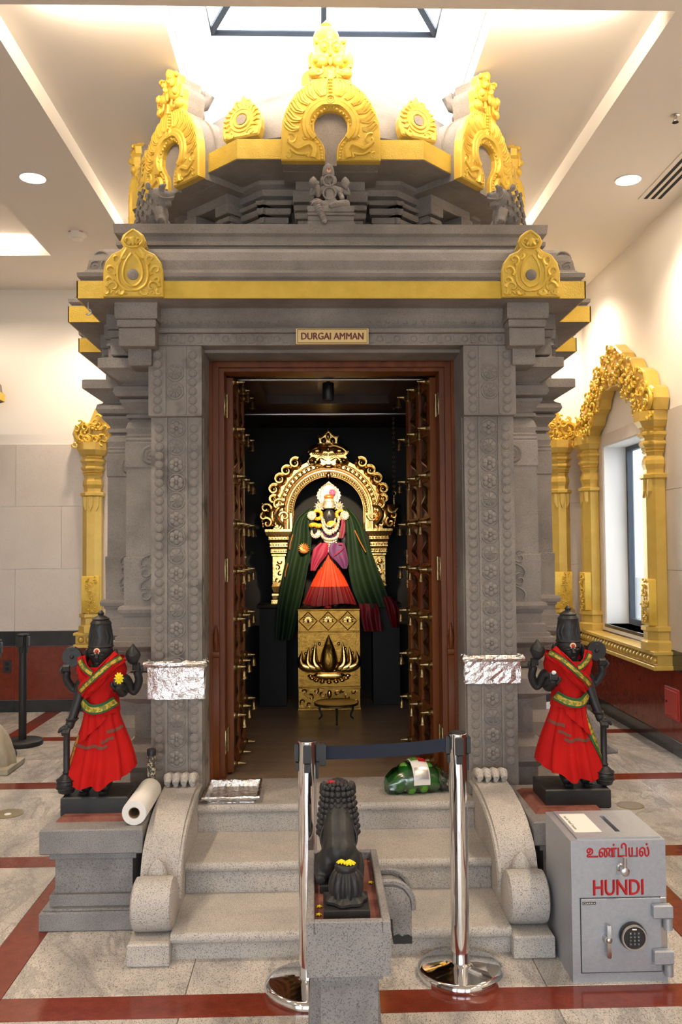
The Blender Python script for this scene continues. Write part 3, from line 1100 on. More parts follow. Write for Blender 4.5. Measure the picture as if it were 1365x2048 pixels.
# eaves: three stepped tiers of cornice with gold bands
prof = [(-.23, .25, 2.935), (0, 0, 2.943), (0, 0, 3.032), (-.008, .008, 3.036), (-.012, .014, 3.045), (.006, .0, 3.056), (.008, .0, 3.076), (-.02, .02, 3.086), (-.035, .03, 3.10),
        (-.045, .035, 3.15), (-.065, .06, 3.20), (-.10, .10, 3.23), (-.14, .15, 3.245), (-.17, .20, 3.25), (-.17, .20, 3.275), (-.145, .18, 3.28), (-.145, .18, 3.30), (-.17, .205, 3.306),
        (-.17, .205, 3.333), (-.135, .185, 3.345), (-.13, .18, 3.392)]
tiers = []
for hw, yf, yb in ((1.28, 4.30, 7.3), (1.455, 4.76, 7.9), (1.60, 5.50, 7.5)):
    q = MB()
    pr_ = prof if hw < 1.3 else prof[:14]
    q.rect([(hw + d, yf + e, yb - e, z) for d, e, z in pr_], CXS)
    c = obj('cornice', q, 'stone', shrine)
    q = MB()
    for s in (-1, 1):
        xs = sorted((CXS + s * hw, CXS + s * (hw + .006)))
        q.box(xs[0], xs[1], yf - .006, yb + .006, 2.9435, 3.0315)
    q.box(CXS - hw - .006, CXS + hw + .006, yf - .006, yf, 2.9435, 3.0315)
    obj('gold_band', q, 'gold_flat', c)
    tiers.append(c)

# leaf-shaped gold plates on the corners of the front cornice
S2 = 4.275 / 1720 / 2.4375
oh = [(0, 58), (22, 68), (50, 90), (62, 120), (48, 150), (62, 165), (105, 185), (135, 225), (146, 270), (146, 397)]
oo = [(x * S2, (397 - y) * S2) for x, y in oh]
out = [(-x, z) for x, z in oo[::-1]] + oo[1:]
for s in (-1, 1):
    M = T(CXS + s * 1.0, 4.268, 2.9435)
    q = MB(); q.prism(out, 0, .03, .006, M)
    q.prism([(x * .93, z * .95) for x, z in out], .03, .12, 0, M)
    g = obj('cornice_ornament', q, 'gold_paint', shrine)
    q = MB()
    for sg in (-1, 1):
        for (cx_, cz_, r_, a0, tw) in ((95, 350, 34, 0, 5), (60, 372, 20, 3, 5), (112, 268, 30, 4.0, -5.5), (84, 212, 28, 4.6, -5.5), (48, 190, 18, 5, -5), (118, 318, 22, 3.4, -5), (30, 120, 20, 4.4, -5.5), (128, 376, 14, 2, 5)):
            sp = spiral(sg * cx_ * S2, (397 - cz_) * S2, r_ * S2, r_ * .22 * S2, a0 if sg > 0 else PI - a0, (a0 + tw) if sg > 0 else PI - a0 - tw, 14)
            q.tube(sp, [.010 - .0004 * i for i in range(14)], 5, M)
        q.tube(catmull([(sg * x * S2, 0, (397 - y) * S2) for x, y in ((8, 185), (30, 215), (46, 262), (44, 310), (20, 340), (0, 345))], 4), .0075, 5, M)
        q.tube(catmull([(sg * x * S2, 0, (397 - y) * S2) for x, y in ((30, 160), (60, 215), (74, 270), (66, 330), (30, 362), (0, 366))], 4), .008, 5, M)
        q.tube(catmull([(sg * x * S2, 0, (397 - y) * S2) for x, y in ((0, 66), (34, 92), (46, 122), (26, 148), (0, 152))], 4), .006, 5, M)
        for k in range(4):
            q.tube(bez((sg * (30 + 26 * k) * S2, 0, 12 * S2), (sg * (40 + 26 * k) * S2, 0, 34 * S2), (sg * (52 + 26 * k) * S2, 0, 30 * S2), (sg * (54 + 26 * k) * S2, 0, 12 * S2), 7), .005, 5, M)
    q.lathe([(.001, .012), (.018, .006), (.021, 0), (.012, -.02), (.002, -.034)], 10, M @ T(0, -.002, (397 - 112) * S2) @ SC(1, .5, 1))
    q.v = [v_ + Vector((0, -.004, 0)) for v_ in q.v]
    obj('scroll_relief', q, 'gold_paint', g)
    q = MB(); q.lathe([(27 * S2, 0), (27 * S2, .006), (24 * S2, .008)], 18, M @ T(0, -.001, (397 - 288) * S2) @ RX(PI / 2))
    obj('stone_boss', q, 'stone', g)
q = MB(); q.tube([(at(177, 598, 4.36).x, 4.36, 2.945), (at(177, 598, 4.36).x, 4.36, 2.905)] + spiral(at(177, 598, 4.36).x, 2.89, .015, .013, PI / 2, -PI * .8, 10, 4.36), .004, 6)
obj('iron_hook', q, 'steel', shrine)
for s in (-1, 1):      # swirls carved into the cornice returns
    q = MB()
    for k, (dx, dz, r) in enumerate(((.0, .0, .045), (.03, -.06, .03), (-.05, -.055, .028))):
        q.tube(spiral(CXS + s * (1.185 + dx * .7), 3.165 + dz * .8, r, .006, k, k + 8, 20, 4.345 - .01 + (.02 if dz > -.01 else 0)), .006, 5)
    q.ball((CXS + s * 1.185, 4.372, 3.145), (.05, .03, .05), 10, 6)
    obj('swirl_carving', q, 'stone', tiers[0])

# ---- octagonal neck, eave band and dome
AP = 1.246


def octa(a, z, y0=YC): return [(CXS + a / math.cos(PI / 8) * math.sin(PI / 8 + k * PI / 4), y0 - a / math.cos(PI / 8) * math.cos(PI / 8 + k * PI / 4), z) for k in range(8)]


q = MB()
q.loft([octa(a, z) for a, z in ((.84, 3.39), (.84, 3.70), (.92, 3.715), (.92, 3.745), (.955, 3.755), (.96, 3.79), (1.0, 3.805), (1.0, 3.828), (AP, 3.838), (AP, 3.953), (1.15, 3.96))])
neck = obj('roof_neck', q, 'stone', shrine)
q = MB()
r0, r1 = octa(AP + .006, 3.842), octa(AP + .006, 3.952)
q.loft([octa(AP - .002, 3.842), r0, r1, octa(AP - .002, 3.952)], cap=False)
obj('gold_band', q, 'gold_flat', neck)
q = MB()
for k in range(8):
    Mk = T(CXS, YC, 0) @ RZ(k * PI / 4)
    for dx in (-.33, .33):
        for hw, z0, z1, y0 in ((.06, 3.39, 3.585, .93), (.085, 3.585, 3.625, .965), (.075, 3.625, 3.635, .94), (.10, 3.635, 3.672, .985), (.08, 3.672, 3.69, .94), (.105, 3.69, 3.715, .99)):
            q.box(dx - hw, dx + hw, -y0, -.8, z0, z1, .006, Mk)
    for dx in (-.155, .155):
        for hw, z0, z1, y0 in ((.035, 3.39, 3.585, 1.02), (.05, 3.585, 3.62, 1.045), (.042, 3.62, 3.63, 1.03), (.055, 3.63, 3.66, 1.06), (.045, 3.66, 3.675, 1.03), (.06, 3.675, 3.74, 1.07)):
            q.box(dx - hw, dx + hw, -y0, -.8, z0, z1, .005, Mk)
    q.box(-.20, .20, -1.06, -.8, 3.74, 3.83, .006, Mk)
obj('neck_brackets', q, 'stone', neck)
q = MB()
dom = [(1.17, 3.955), (1.215, 4.0), (1.20, 4.08), (1.13, 4.20), (1.02, 4.33), (.88, 4.47), (.72, 4.61), (.55, 4.74), (.38, 4.85), (.2, 4.92), (.08, 4.95)]
rings = []
dom = [(a, 3.955 + (z - 3.955) * .88) for a, z in dom]
for a, z in dom:
    ring = []
    for k in range(48):
        th = 2 * PI * k / 48
        d = ((th + PI / 8) % (PI / 4)) - PI / 8
        r = a * (.35 / math.cos(d) + .65 * (1 + .025 * math.cos(8 * d)))
        ring.append((CXS + r * math.sin(th), YC - r * math.cos(th), z))
    rings.append(ring)
q.loft(rings, smooth=True)
dome = obj('dome', q, 'stone', shrine)
q = MB()
q.lathe([(.14, 4.80), (.17, 4.86), (.18, 4.98), (.10, 5.03), (.05, 5.06), (.045, 5.12), (.06, 5.15), (.045, 5.17), (.06, 5.20), (.09, 5.235), (.095, 5.28), (.08, 5.32), (.045, 5.345), (.03, 5.355), (.04, 5.37), (.02, 5.39), (.004, 5.41)], 20, T(CXS, YC, 0))
obj('finial', q, 'gold_paint', dome)

# the big horseshoe gables (gold face, stone back, niche stone, barrel vault)
SN = 4.6 / 1720 / 5.935
nx = lambda v: (v - 683) * SN
nz = lambda v: (1630 - v) * SN * 1.04
ro = [(755, 1625), (1285, 1625), (1285, 1300), (1270, 1150), (1220, 1000), (1130, 850), (1030, 750), (930, 690), (905, 655), (932, 600), (925, 540), (948, 470), (950, 415), (905, 335), (875, 370),
      (855, 330), (878, 220), (850, 185), (810, 190), (745, 170), (720, 110)]
ri = [(760, 1040), (840, 1090), (885, 1170), (885, 1270), (830, 1370), (775, 1430), (755, 1500)]
G = [(nx(x), nz(y)) for x, y in ro]
H = [(nx(x), nz(y)) for x, y in ri]
gable_out = G + [(0, nz(80))] + [(-x, z) for x, z in G[::-1]] + [(-x, z) for x, z in H[::-1]] + [(0, nz(1025))] + H
back_out = G[1:] + [(0, nz(80))] + [(-x, z) for x, z in G[1:][::-1]]
hole = [(-x, z) for x, z in H] + [(-nx(755), nz(1655)), (nx(755), nz(1655))] + H[::-1] + [(0, nz(1025))]


def gable_meshes():
    a = MB(); a.prism(gable_out, 0, .05, .008)
    r = MB()

    def P(x, y): return (nx(x), 0, nz(y))
    for sg in (-1, 1):
        def Q(x, y, d=0): return (sg * nx(x), -d, nz(y))
        r.tube(catmull([Q(683, 905), Q(800, 915), Q(905, 975), Q(985, 1080), Q(1010, 1200), Q(985, 1320), Q(940, 1360)], 5), [.014] * 31, 6)
        r.tube(catmull([Q(683, 950), Q(790, 960), Q(880, 1020), Q(945, 1110), Q(965, 1210), Q(935, 1310), Q(880, 1370)], 5), [.020] * 31, 6)
        r.tube(catmull([Q(715, 985), Q(800, 1020), Q(890, 1110), Q(905, 1220), Q(880, 1320), Q(800, 1420), Q(772, 1520), Q(772, 1610)], 5), [.004] * 36, 5)
        for k in range(17):       # bead string along the niche
            t = k / 16
            c = catmull([Q(720, 995), Q(800, 1045), Q(880, 1110), Q(925, 1200), Q(925, 1290), Q(880, 1380), Q(820, 1450), Q(800, 1530), Q(795, 1600)], 6)
            r.ball(c[int(t * (len(c) - 1))], (.0085, .009, .0085), 7, 5)
        # flame leaves
        for (bx, by, tx, ty) in ((790, 860, 830, 660), (870, 900, 960, 715), (950, 960, 1070, 800), (1010, 1050, 1170, 930), (1050, 1150, 1230, 1060), (1070, 1250, 1250, 1180)):
            dx, dy = tx - bx, ty - by
            for o, w in ((0, .0095), (34, .007), (-34, .007)):
                px_, py_ = -dy * o / 200, dx * o / 200
                c = [Q(bx + px_ * .4, by + py_ * .4), Q(bx + dx * .4 + px_ - dy * .14, by + dy * .4 + py_ + dx * .14), Q(bx + dx * .78 + px_ * 1.3 - dy * .05, by + dy * .78 + py_ * 1.3), Q(bx + dx * .95 + px_ * 1.2 + dy * .12, by + dy * .95 + py_ - dx * .12), Q(bx + dx * .82 + px_ + dy * .2, by + dy * .82 + py_ - dx * .2)]
                cc = catmull(c, 4)
                r.tube(cc, [w * (1 - .55 * i / len(cc)) for i in range(len(cc))], 5)
        # crocodile-headed scrolls at the feet
        r.tube(catmull([Q(900, 1600), Q(880, 1500), Q(930, 1430), Q(1010, 1450), Q(1080, 1480), Q(1150, 1440), Q(1200, 1400)], 5), [.022 - .0004 * i for i in range(31)], 6)
        r.tube(catmull([Q(960, 1590), Q(950, 1540), Q(1010, 1550), Q(1090, 1545), Q(1170, 1490)], 5), [.010] * 21, 6)
        for k in range(7):
            r.ball(Q(985 + 28 * k, 1560 - 5 * k - (10 if k > 4 else 0)), (.008, .009, .008), 6, 4)
        r.tube(spiral(sg * nx(1165), nz(1370), .034, .008, 1.2 if sg > 0 else PI - 1.2, 1.2 + 6 if sg > 0 else PI - 7.2, 18), .008, 5)
        r.tube(spiral(sg * nx(1200), nz(1570), .022, .005, 1.2 if sg > 0 else PI - 1.2, 1.2 + 5 if sg > 0 else PI - 6.2, 14), .006, 5)
        r.tube(spiral(sg * nx(1000), nz(1350), .014, .004, 0, 6 * sg, 12), .006, 5)
        # lion face: cheeks, brows, eyes, ears, jaw curls
        r.ball(Q(800, 450), (.050, .030, .036), 12, 7)
        r.ball(Q(860, 440, .02), (.020, .022, .024), 9, 6)
        r.ball(Q(760, 280, .012), (.022, .022, .030), 10, 6)
        r.ball(Q(752, 300, .03), (.013, .010, .011), 8, 5)
        r.tube(catmull([Q(715, 262, .03), Q(755, 240, .036), Q(800, 262, .028)], 4), .006, 5)
        r.ball(Q(848, 212, .01), (.016, .016, .016), 8, 5)
        r.tube(catmull([Q(912, 345), Q(945, 420), Q(930, 520)], 4), [.010] * 9, 5)
        r.ball(Q(880, 590), (.034, .026, .030), 10, 6)
        r.tube(catmull([Q(770, 525, .015), Q(775, 600, .02), Q(840, 620, .015), Q(900, 560, .01)], 4), .007, 5)
        r.tube(catmull([Q(715, 650), Q(735, 760), Q(740, 840), Q(790, 850)], 4), .006, 5)
        r.tube(catmull([Q(735, 520), Q(725, 580), Q(740, 640)], 4), .009, 5)
    for k in range(5):
        r.ball((0, -.004, nz(660 + 38 * k)), (.013, .010, .0085), 8, 5)
    r.tube([P(683, 120), P(683, 200), P(683, 310)], [.010, .020, .008], 7)
    r.ball((0, -.03, nz(385)), (.014, .02, .018), 8, 5)
    r.ball((0, -.018, nz(460)), (.013, .014, .030), 8, 5)
    r.ball((0, -.008, nz(160)), (.022, .018, .030), 8, 6)
    r.lathe([(.034, 0), (.034, .012), (.026, .016)], 20, T(0, .002, nz(912)) @ RX(PI / 2))
    r.ring((0, -.016, nz(912)), .022, .004, 16, 5).ring((0, -.016, nz(912)), .010, .0035, 12, 5)
    b = MB(); b.prism([(x * .96, z * .985) for x, z in back_out], .05, .17)
    for z_, r_ in ((570, .085), (430, .095), (270, .075)):
        b.ball((0, .14, nz(z_)), (r_, .10, .055), 12, 7)
    b.tube([(0, .20, nz(380)), (0, .25, nz(330)), (0, .27, nz(250)), (0, .24, nz(205))], [.05, .045, .05, .03], 8)
    h = MB(); h.prism(hole, .034, .06)
    v = MB()
    ring = []
    for y in (.14, .5, .95):
        ring.append([(.265 * math.cos(t), y, .20 + .26 * math.sin(t)) for t in [PI * k / 14 for k in range(15)]] + [(-.265, y, 0), (.265, y, 0)])
    v.loft(ring, smooth=True)
    return a, r, b, h, v


ga = gable_meshes()
gname = ('gable_ornament', 'gable_relief', 'stone_back', 'niche_stone', 'barrel_vault')
gmat = ('gold_paint', 'gold_paint', 'stone', 'stone', 'stone')
gme = []
for n_, m_, g_ in zip(gname, gmat, ga):
    me = g_.mesh(n_); me.materials.append(MAT[m_]); gme.append(me)
for k in (0, 1, 2, -1, -2, 3, -3, 4):
    a = bpy.data.objects.new(gname[0], gme[0]); link(a, shrine)
    a.matrix_local = T(0, YC - 6.0, 3.795) @ RZ(k * PI / 4) @ T(0, -AP - .085, 0)
    for n_, me in zip(gname[1:], gme[1:]):
        link(bpy.data.objects.new(n_, me), a)

# small leaf gables on the dome's corners
lf = MB()
lo_ = [(0, .215), (.02, .185), (.05, .165), (.08, .13), (.098, .08), (.10, .04), (.092, .005), (.085, 0)]
lf.prism([(-x, z) for x, z in lo_[::-1]] + lo_[1:], 0, .05, .008)
lr = MB()
lr.ring((0, 0, .085), .036, .010, 20, 6).ring((0, 0, .085), .058, .006, 20, 5)
for k in range(14):
    a = -.5 + (PI + 1.0) * k / 13
    c = [(.060 * math.cos(a), 0, .085 + .060 * math.sin(a)), (.080 * math.cos(a + .12), -.003, .085 + .080 * math.sin(a + .12)), (.094 * math.cos(a + .05), 0, .085 + .088 * math.sin(a + .05))]
    lr.tube(c, [.007, .009, .004], 5)
for sg in (-1, 1):
    lr.tube(spiral(sg * .024, .165, .022, .006, -PI / 2, -PI / 2 + sg * 6, 14), .006, 5)
    lr.tube(spiral(sg * .05, .02, .022, .006, PI, PI - sg * 5, 12), .006, 5)
ls = MB(); ls.lathe([(.024, 0), (.024, .006)], 14, T(0, -.001, .085) @ RX(PI / 2))
leafm = [x.mesh(n_) for x, n_ in ((lf, 'leaf_ornament'), (lr, 'leaf_relief'), (ls, 'stone_boss'))]
for me, m_ in zip(leafm, ('gold_paint', 'gold_paint', 'stone')): me.materials.append(MAT[m_])
for k in range(8):
    a = bpy.data.objects.new('leaf_ornament', leafm[0]); link(a, shrine)
    a.matrix_local = T(0, YC - 6.0, 3.955) @ RZ(PI / 8 + k * PI / 4) @ T(0, -AP / math.cos(PI / 8) + .035, .025) @ RX(-.14) @ SC(1.22, 1, 1.25)
    link(bpy.data.objects.new('leaf_relief', leafm[1]), a); link(bpy.data.objects.new('stone_boss', leafm[2]), a)

# ------------------------------------------------------------------ stairs
stairs = thing('stone_staircase', 'speckled granite staircase of three steps with curled stone balustrades', 'staircase', (CXS, 4.0, 0))
X0, X1 = CXS - .705, CXS + .705


def step(y0, y1, z0, z1, m='granite'):
    q = MB()
    q.box(X0, X1, y0 + .022, y1, z0, z1 - .045)
    pr = [(y0 + .022, z1 - .046)] + [(y0 + .022 - .022 * math.sin(t), z1 - .0225 - .0225 * math.cos(t)) for t in [PI * k / 8 for k in range(1, 8)]] + [(y0 + .022, z1), (y1, z1), (y1, z1 - .046)]
    q.prism(pr, X0, X1, 0, Matrix(((0, 1, 0, 0), (1, 0, 0, 0), (0, 0, 1, 0), (0, 0, 0, 1))))
    return obj('step', q, m, stairs)


step(3.605, 4.03, 0, .108)
step(4.01, 4.45, 0, .247)
step(4.425, 4.52, 0, .385)
q = MB(); q.box(CXS - .70, CXS + .70, 4.52, 4.92, .05, .3849).box(CXS - .78, CXS + .78, 4.535, 4.92, .05, .3845)
obj('threshold', q, 'granite', stairs)
SW = Matrix(((0, 1, 0, 0), (1, 0, 0, 0), (0, 0, 1, 0), (0, 0, 0, 1)))
for s in (-1, 1):
    x0, x1 = sorted((CXS + s * .706, CXS + s * .868))
    q = MB()
    top = catmull([(3.80, 0, .20), (3.81, 0, .27), (3.85, 0, .345), (3.95, 0, .415), (4.1, 0, .462), (4.3, 0, .488), (4.49, 0, .492)], 4)
    q.prism([(3.72, 0), (3.72, .1)] + [(p.x, p.z) for p in top] + [(4.49, 0)], x0, x1, .0, SW)
    xi = x0 - .006 if s > 0 else x1 + .006      # raised rim on the inner face
    b = obj('balustrade', q, 'granite', stairs)
    q = MB()
    rim = [Vector((xi, p.x, p.z - .022)) for p in top]
    q.tube(rim, .012, 6)
    obj('rim_moulding', q, 'granite', b)
    q = MB(); q.box(x0 - .004, x1 + .004, 3.56, 3.80, 0, .092, .006); obj('plinth_block', q, 'granite', b)
    q = MB()
    q.lathe([(.085, 0), (.105, .01), (.108, .03), (.108, x1 - x0 - .018), (.105, x1 - x0 + .002), (.085, x1 - x0 + .012)], 28, T(x0 - .006, 3.705, .197) @ RY(PI / 2), True)
    obj('roll', q, 'granite', b)
    q = MB(); q.lathe([(.036, .02), (.044, .045), (.040, .07), (.024, .10), (.003, .118)], 12, T((x0 + x1) / 2, 3.775, .24) @ SC(1, .8, 1)); obj('bud', q, 'granite', b)
    q = MB()
    for k in range(4):
        xx = x0 + (x1 - x0) * (.12 + .253 * k)
        q.tube([(xx, 4.485, .50), (xx, 4.45, .525), (xx, 4.40, .535), (xx, 4.365, .515)], [.02, .026, .025, .014], 8)
        q.ball((xx, 4.39, .50), (.014, .016, .012), 7, 5)
    obj('claw_toes', q, 'granite', b)

# ------------------------------------------------------------------ statues on the roof edge
S3 = 4.6 / 1720 / 7.583
st = thing('seated_goddess', 'small grey stone goddess seated with one leg hanging on the roof edge', 'statue', (CXS - .005, 4.605, 3.392))


def sp_(x, y, d=0): return ((x - 685) * S3, d, (1135 - y) * S3)


q = MB()
for hw, z0, z1, y0 in ((.126, 0, .028, -.10), (.122, .03, .058, -.096), (.126, .06, .075, -.10), (.124, .078, .111, -.098)):
    q.box(-hw, hw, y0, .09, z0, z1, .004)
obj('throne', q, 'stone', st, True)
nodes = {'pel': (sp_(685, 760), .040), 'bel': (sp_(680, 640), .030), 'che': (sp_(670, 480), .042), 'nec': (sp_(660, 400), .018), 'hea': (sp_(658, 300), .030), 'top': (sp_(655, 230), .026),
         'k1': (sp_(430, 730, -.075), .027), 'h1': (sp_(600, 770, -.02), .032), 'a1': (sp_(600, 1080, -.11), .016), 'f1': (sp_(560, 1118, -.13), .013),
         'h2': (sp_(790, 770, -.02), .032), 'k2': (sp_(950, 760, -.07), .026), 'a2': (sp_(760, 800, -.10), .018), 'f2': (sp_(650, 850, -.11), .013),
         's1': (sp_(560, 450), .020), 'e1': (sp_(480, 590, -.02), .015), 'w1': (sp_(490, 510, -.06), .012), 'p1': (sp_(485, 450, -.068), .012),
         's2': (sp_(790, 450), .020), 'e2': (sp_(860, 590, -.01), .015), 'w2': (sp_(860, 670, -.06), .013), 'p2': (sp_(870, 710, -.075), .012),
         'E1': (sp_(370, 530, .02), .013), 'W1': (sp_(420, 420, .0), .011), 'E2': (sp_(990, 520, .02), .013), 'W2': (sp_(920, 400, .0), .011)}
edges = [('pel', 'bel'), ('bel', 'che'), ('che', 'nec'), ('nec', 'hea'), ('hea', 'top'), ('pel', 'h1'), ('h1', 'k1'), ('k1', 'a1'), ('a1', 'f1'), ('pel', 'h2'), ('h2', 'k2'), ('k2', 'a2'), ('a2', 'f2'),
         ('che', 's1'), ('s1', 'e1'), ('e1', 'w1'), ('w1', 'p1'), ('che', 's2'), ('s2', 'e2'), ('e2', 'w2'), ('w2', 'p2'), ('s1', 'E1'), ('E1', 'W1'), ('s2', 'E2'), ('E2', 'W2')]
q = MB(); q.add(*skin_mesh(nodes, edges, 2, 'pel'), smooth=True)
q.ball(sp_(658, 300, -.026), (.006, .010, .012), 7, 5).ball(sp_(640, 275, -.024), (.006, .005, .004), 6, 4).ball(sp_(676, 275, -.024), (.006, .005, .004), 6, 4).tube([sp_(640, 330, -.024), sp_(676, 330, -.024)], .003, 5)
for k in range(4):
    q.tube([sp_(468 + 12 * k, 455, -.072), sp_(466 + 12 * k, 415, -.07)], .0035, 5)
obj('figure', q, 'stone', st, True)
q = MB(); q.lathe([(.030, .0), (.034, .01), (.032, .03), (.028, .05), (.018, .062), (.004, .072)], 14, T(*sp_(655, 255)))
for s in (-1, 1): q.ball(sp_(655 + s * 90, 320), (.014, .014, .026), 8, 6)
q.ring((sp_(660, 420)[0], -.035, sp_(660, 420)[2] + .02), .030, .006, 14, 5).ring((sp_(670, 560)[0], -.034, sp_(670, 560)[2]), .034, .005, 14, 5)
obj('crown', q, 'stone', st, True)
q = MB()
for k in range(11):
    t = k / 10
    a = Vector(sp_(430, 735, -.075)).lerp(Vector(sp_(600, 1075, -.11)), t)
    q.ring((0, 0, 0), .026 - .010 * t, .0024, 12, 4, T(*a) @ RY(-.45) @ RX(PI / 2))
obj('folded_skirt', q, 'stone', st, True)
for nm, x, y in (('discus', 425, 355), ('conch', 915, 360)):
    q = MB(); q.lathe([(.004, -.03), (.02, -.018), (.026, 0), (.018, .018), (.003, .032)], 12, T(*sp_(x, y, -.008)) @ SC(1, .6, 1)); obj(nm, q, 'stone', st, True)
q = MB(); q.lathe([(.011, 0), (.011, .004)], 12, T(*sp_(660, 205, -.031)) @ RX(PI / 2)); d = obj('tilak', q, 'tilak_cream', st, True)
q = MB(); q.lathe([(.005, 0), (.005, .004)], 10, T(*sp_(662, 185, -.034)) @ RX(PI / 2)); obj('red_dot', q, 'tilak_red', d, True)


def fuse(mb, voxel, it=6):
    """melt overlapping shapes into one continuous skin"""
    me = mb.mesh('melt')
    o = bpy.data.objects.new('melt', me); COL.objects.link(o)
    r = o.modifiers.new('remesh', 'REMESH'); r.mode = 'VOXEL'; r.voxel_size = voxel
    sm = o.modifiers.new('smooth', 'SMOOTH'); sm.factor = .5; sm.iterations = it
    ev = o.evaluated_get(bpy.context.evaluated_depsgraph_get()); m2 = ev.to_mesh()
    out = MB(); out.add([v.co.copy() for v in m2.vertices], [tuple(p.vertices) for p in m2.polygons], None, True)
    ev.to_mesh_clear(); bpy.data.objects.remove(o); bpy.data.meshes.remove(me)
    return out


def roof_lion(s, label):
    t = thing('stone_lion', label, 'statue', (CXS + s * .955, 4.63, 3.392))
    q = MB()
    q.box(-.085, .085, -.11, .18, 0, .014)
    q.ball((s * .012, .07, .065), (.085, .10, .068), 16, 10).ball((s * .008, -.01, .10), (.082, .075, .085), 16, 10)
    q.ball((-s * .022, -.03, .185), (.062, .058, .055), 16, 10)
    q.ball((-s * .075, -.055, .185), (.036, .036, .026), 12, 8).ball((-s * .068, -.05, .145), (.030, .030, .016), 12, 8)
    q.ball((-s * .100, -.062, .196), (.016, .022, .014), 10, 6)
    for dy in (-.036, .026):
        q.ball((-s * .050, -.045 + dy * 1.2, .222), (.020, .018, .017), 10, 7)
        q.ball((s * .025, -.03 + dy * 1.5, .228), (.018, .014, .022), 8, 6)
        q.tube([(-s * .03, -.06 + dy, .10), (-s * .045, -.075 + dy, .05), (-s * .05, -.09 + dy, .02)], [.03, .024, .024], 9)
    obj('body', fuse(q, .0065, 3), 'stone', t, True)
    q = MB(); r = random.Random(5)
    for i in range(7):
        for k in range(6):
            a = -2.0 + 4.0 * i / 6 + (.3 if k % 2 else 0)
            h = .05 + .030 * k
            rr = .088 - .004 * k
            c = Vector((s * .012 + rr * math.sin(a + s * PI / 2), -.012 - rr * math.cos(a + s * PI / 2) * .95, h + .02))
            q.tube([c, c + Vector((s * .006, .004, -.016)), c + Vector((s * .001, .0, -.030))], [.011, .010, .004], 6)
    obj('mane', q, 'stone', t, True)['kind'] = 'stuff'
    for dy in (-.036, .026):
        q = MB(); q.ball((-s * .064, -.05 + dy * 1.2 - .008, .226), .011, 8, 6); obj('eye', q, 'stone', t, True)
    q = MB(); q.tube(catmull([(-s * .108, -.07, .175), (-s * .085, -.092, .162), (-s * .045, -.088, .168), (-s * .03, -.08, .185)], 5), .006, 6); obj('lip', q, 'stone', t, True)


roof_lion(-1, 'crouching stone lion at the roof corner above the hooked eave')
roof_lion(1, 'crouching stone lion at the roof corner on the side wall window side')

# ------------------------------------------------------------------ name plate over the door
pc = at(665, 673.5, 4.475)
t = thing('name_plate', 'brass name plate reading DURGAI AMMAN on the lintel', 'sign', (pc.x, 4.474, pc.z))
q = MB(); q.box(-.190, .190, -.012, 0, -.043, .043, .003); obj('plate', q, 'brass', t, True)
q = MB()
for a in ((-.183, .183, .034, .0365), (-.183, .183, -.0365, -.034), (-.183, -.1805, -.0365, .0365), (.1805, .183, -.0365, .0365)):
    q.box(a[0], a[1], -.0135, -.011, a[2], a[3])
obj('border_line', q, 'dark_wood', t, True)


def text_mesh(txt, width, height, m, parent, M, name='lettering', bold=.0, ext=.001, squeeze=None):
    cu = bpy.data.curves.new(name, 'FONT')
    cu.body = txt; cu.align_x = 'CENTER'; cu.align_y = 'CENTER'
    cu.extrude = ext; cu.offset = bold; cu.resolution_u = 3
    o = bpy.data.objects.new(name, cu); COL.objects.link(o)
    bpy.context.view_layer.update()
    dg = bpy.context.evaluated_depsgraph_get()
    me = bpy.data.meshes.new_from_object(o.evaluated_get(dg))
    bpy.data.objects.remove(o); bpy.data.curves.remove(cu)
    xs = [v.co.x for v in me.vertices]; ys = [v.co.y for v in me.vertices]
    if not xs: return None
    sx, sy = width / (max(xs) - min(xs)), height / (max(ys) - min(ys))
    cx_, cy_ = (max(xs) + min(xs)) / 2, (max(ys) + min(ys)) / 2
    for v in me.vertices:
        v.co = M @ Vector(((v.co.x - cx_) * sx, -v.co.z, (v.co.y - cy_) * sy))
    me.materials.clear(); me.materials.append(MAT[m])
    ob = bpy.data.objects.new(name, me); link(ob, parent)
    return ob


mat('letter_maroon', (.14, .018, .012), rough=.5)
text_mesh('DURGAI AMMAN', .325, .036, 'letter_maroon', t, T(0, -.0125, 0))
text_mesh('DURGAI AMMAN', .325, .036, 'letter_maroon', t, T(.0022, -.0126, .0008))
text_mesh('DURGAI AMMAN', .325, .036, 'letter_maroon', t, T(-.0012, -.0127, -.0006))

# ------------------------------------------------------------------ wooden door frame and the two open leaves
frame = thing('door_frame', 'carved reddish teak door frame with brass hinges', 'door frame', (CXS, 4.9, ZP))
q = MB()
for s in (-1, 1):
    for u0, u1, y0, y1, zt_ in ((.672, .735, 4.80, 4.95, 2.745), (.640, .674, 4.83, 4.95, 2.712), (.612, .642, 4.86, 5.0, 2.69)):
        xs = sorted((CXS + s * u0, CXS + s * u1)); q.box(xs[0], xs[1], y0, y1, ZP, zt_, .003)
q.box(CXS - .735, CXS + .735, 4.80, 4.95, 2.738, 2.815, .004)
q.box(CXS - .674, CXS + .674, 4.83, 4.95, 2.705, 2.74, .003)
q.box(CXS - .64, CXS + .64, 4.86, 5.0, 2.685, 2.71, .003)
obj('frame_body', q, 'teak', frame)
leafq = MB()
leafq.tube([(-.016, 0, -.012), (0, -.003, -.002), (.014, 0, .012)], [.003, .007, .003], 5)
leafq.tube([(.016, 0, -.012), (.002, -.003, 0), (-.012, 0, .013)], [.003, .006, .003], 5)
leafq.ball((0, -.002, .0), (.006, .006, .006), 6, 4)
q = MB()
for s in (-1, 1):
    for k in range(62):
        q.add(leafq.v, leafq.f, T(CXS + s * .703, 4.80, .42 + k * .0375), True)
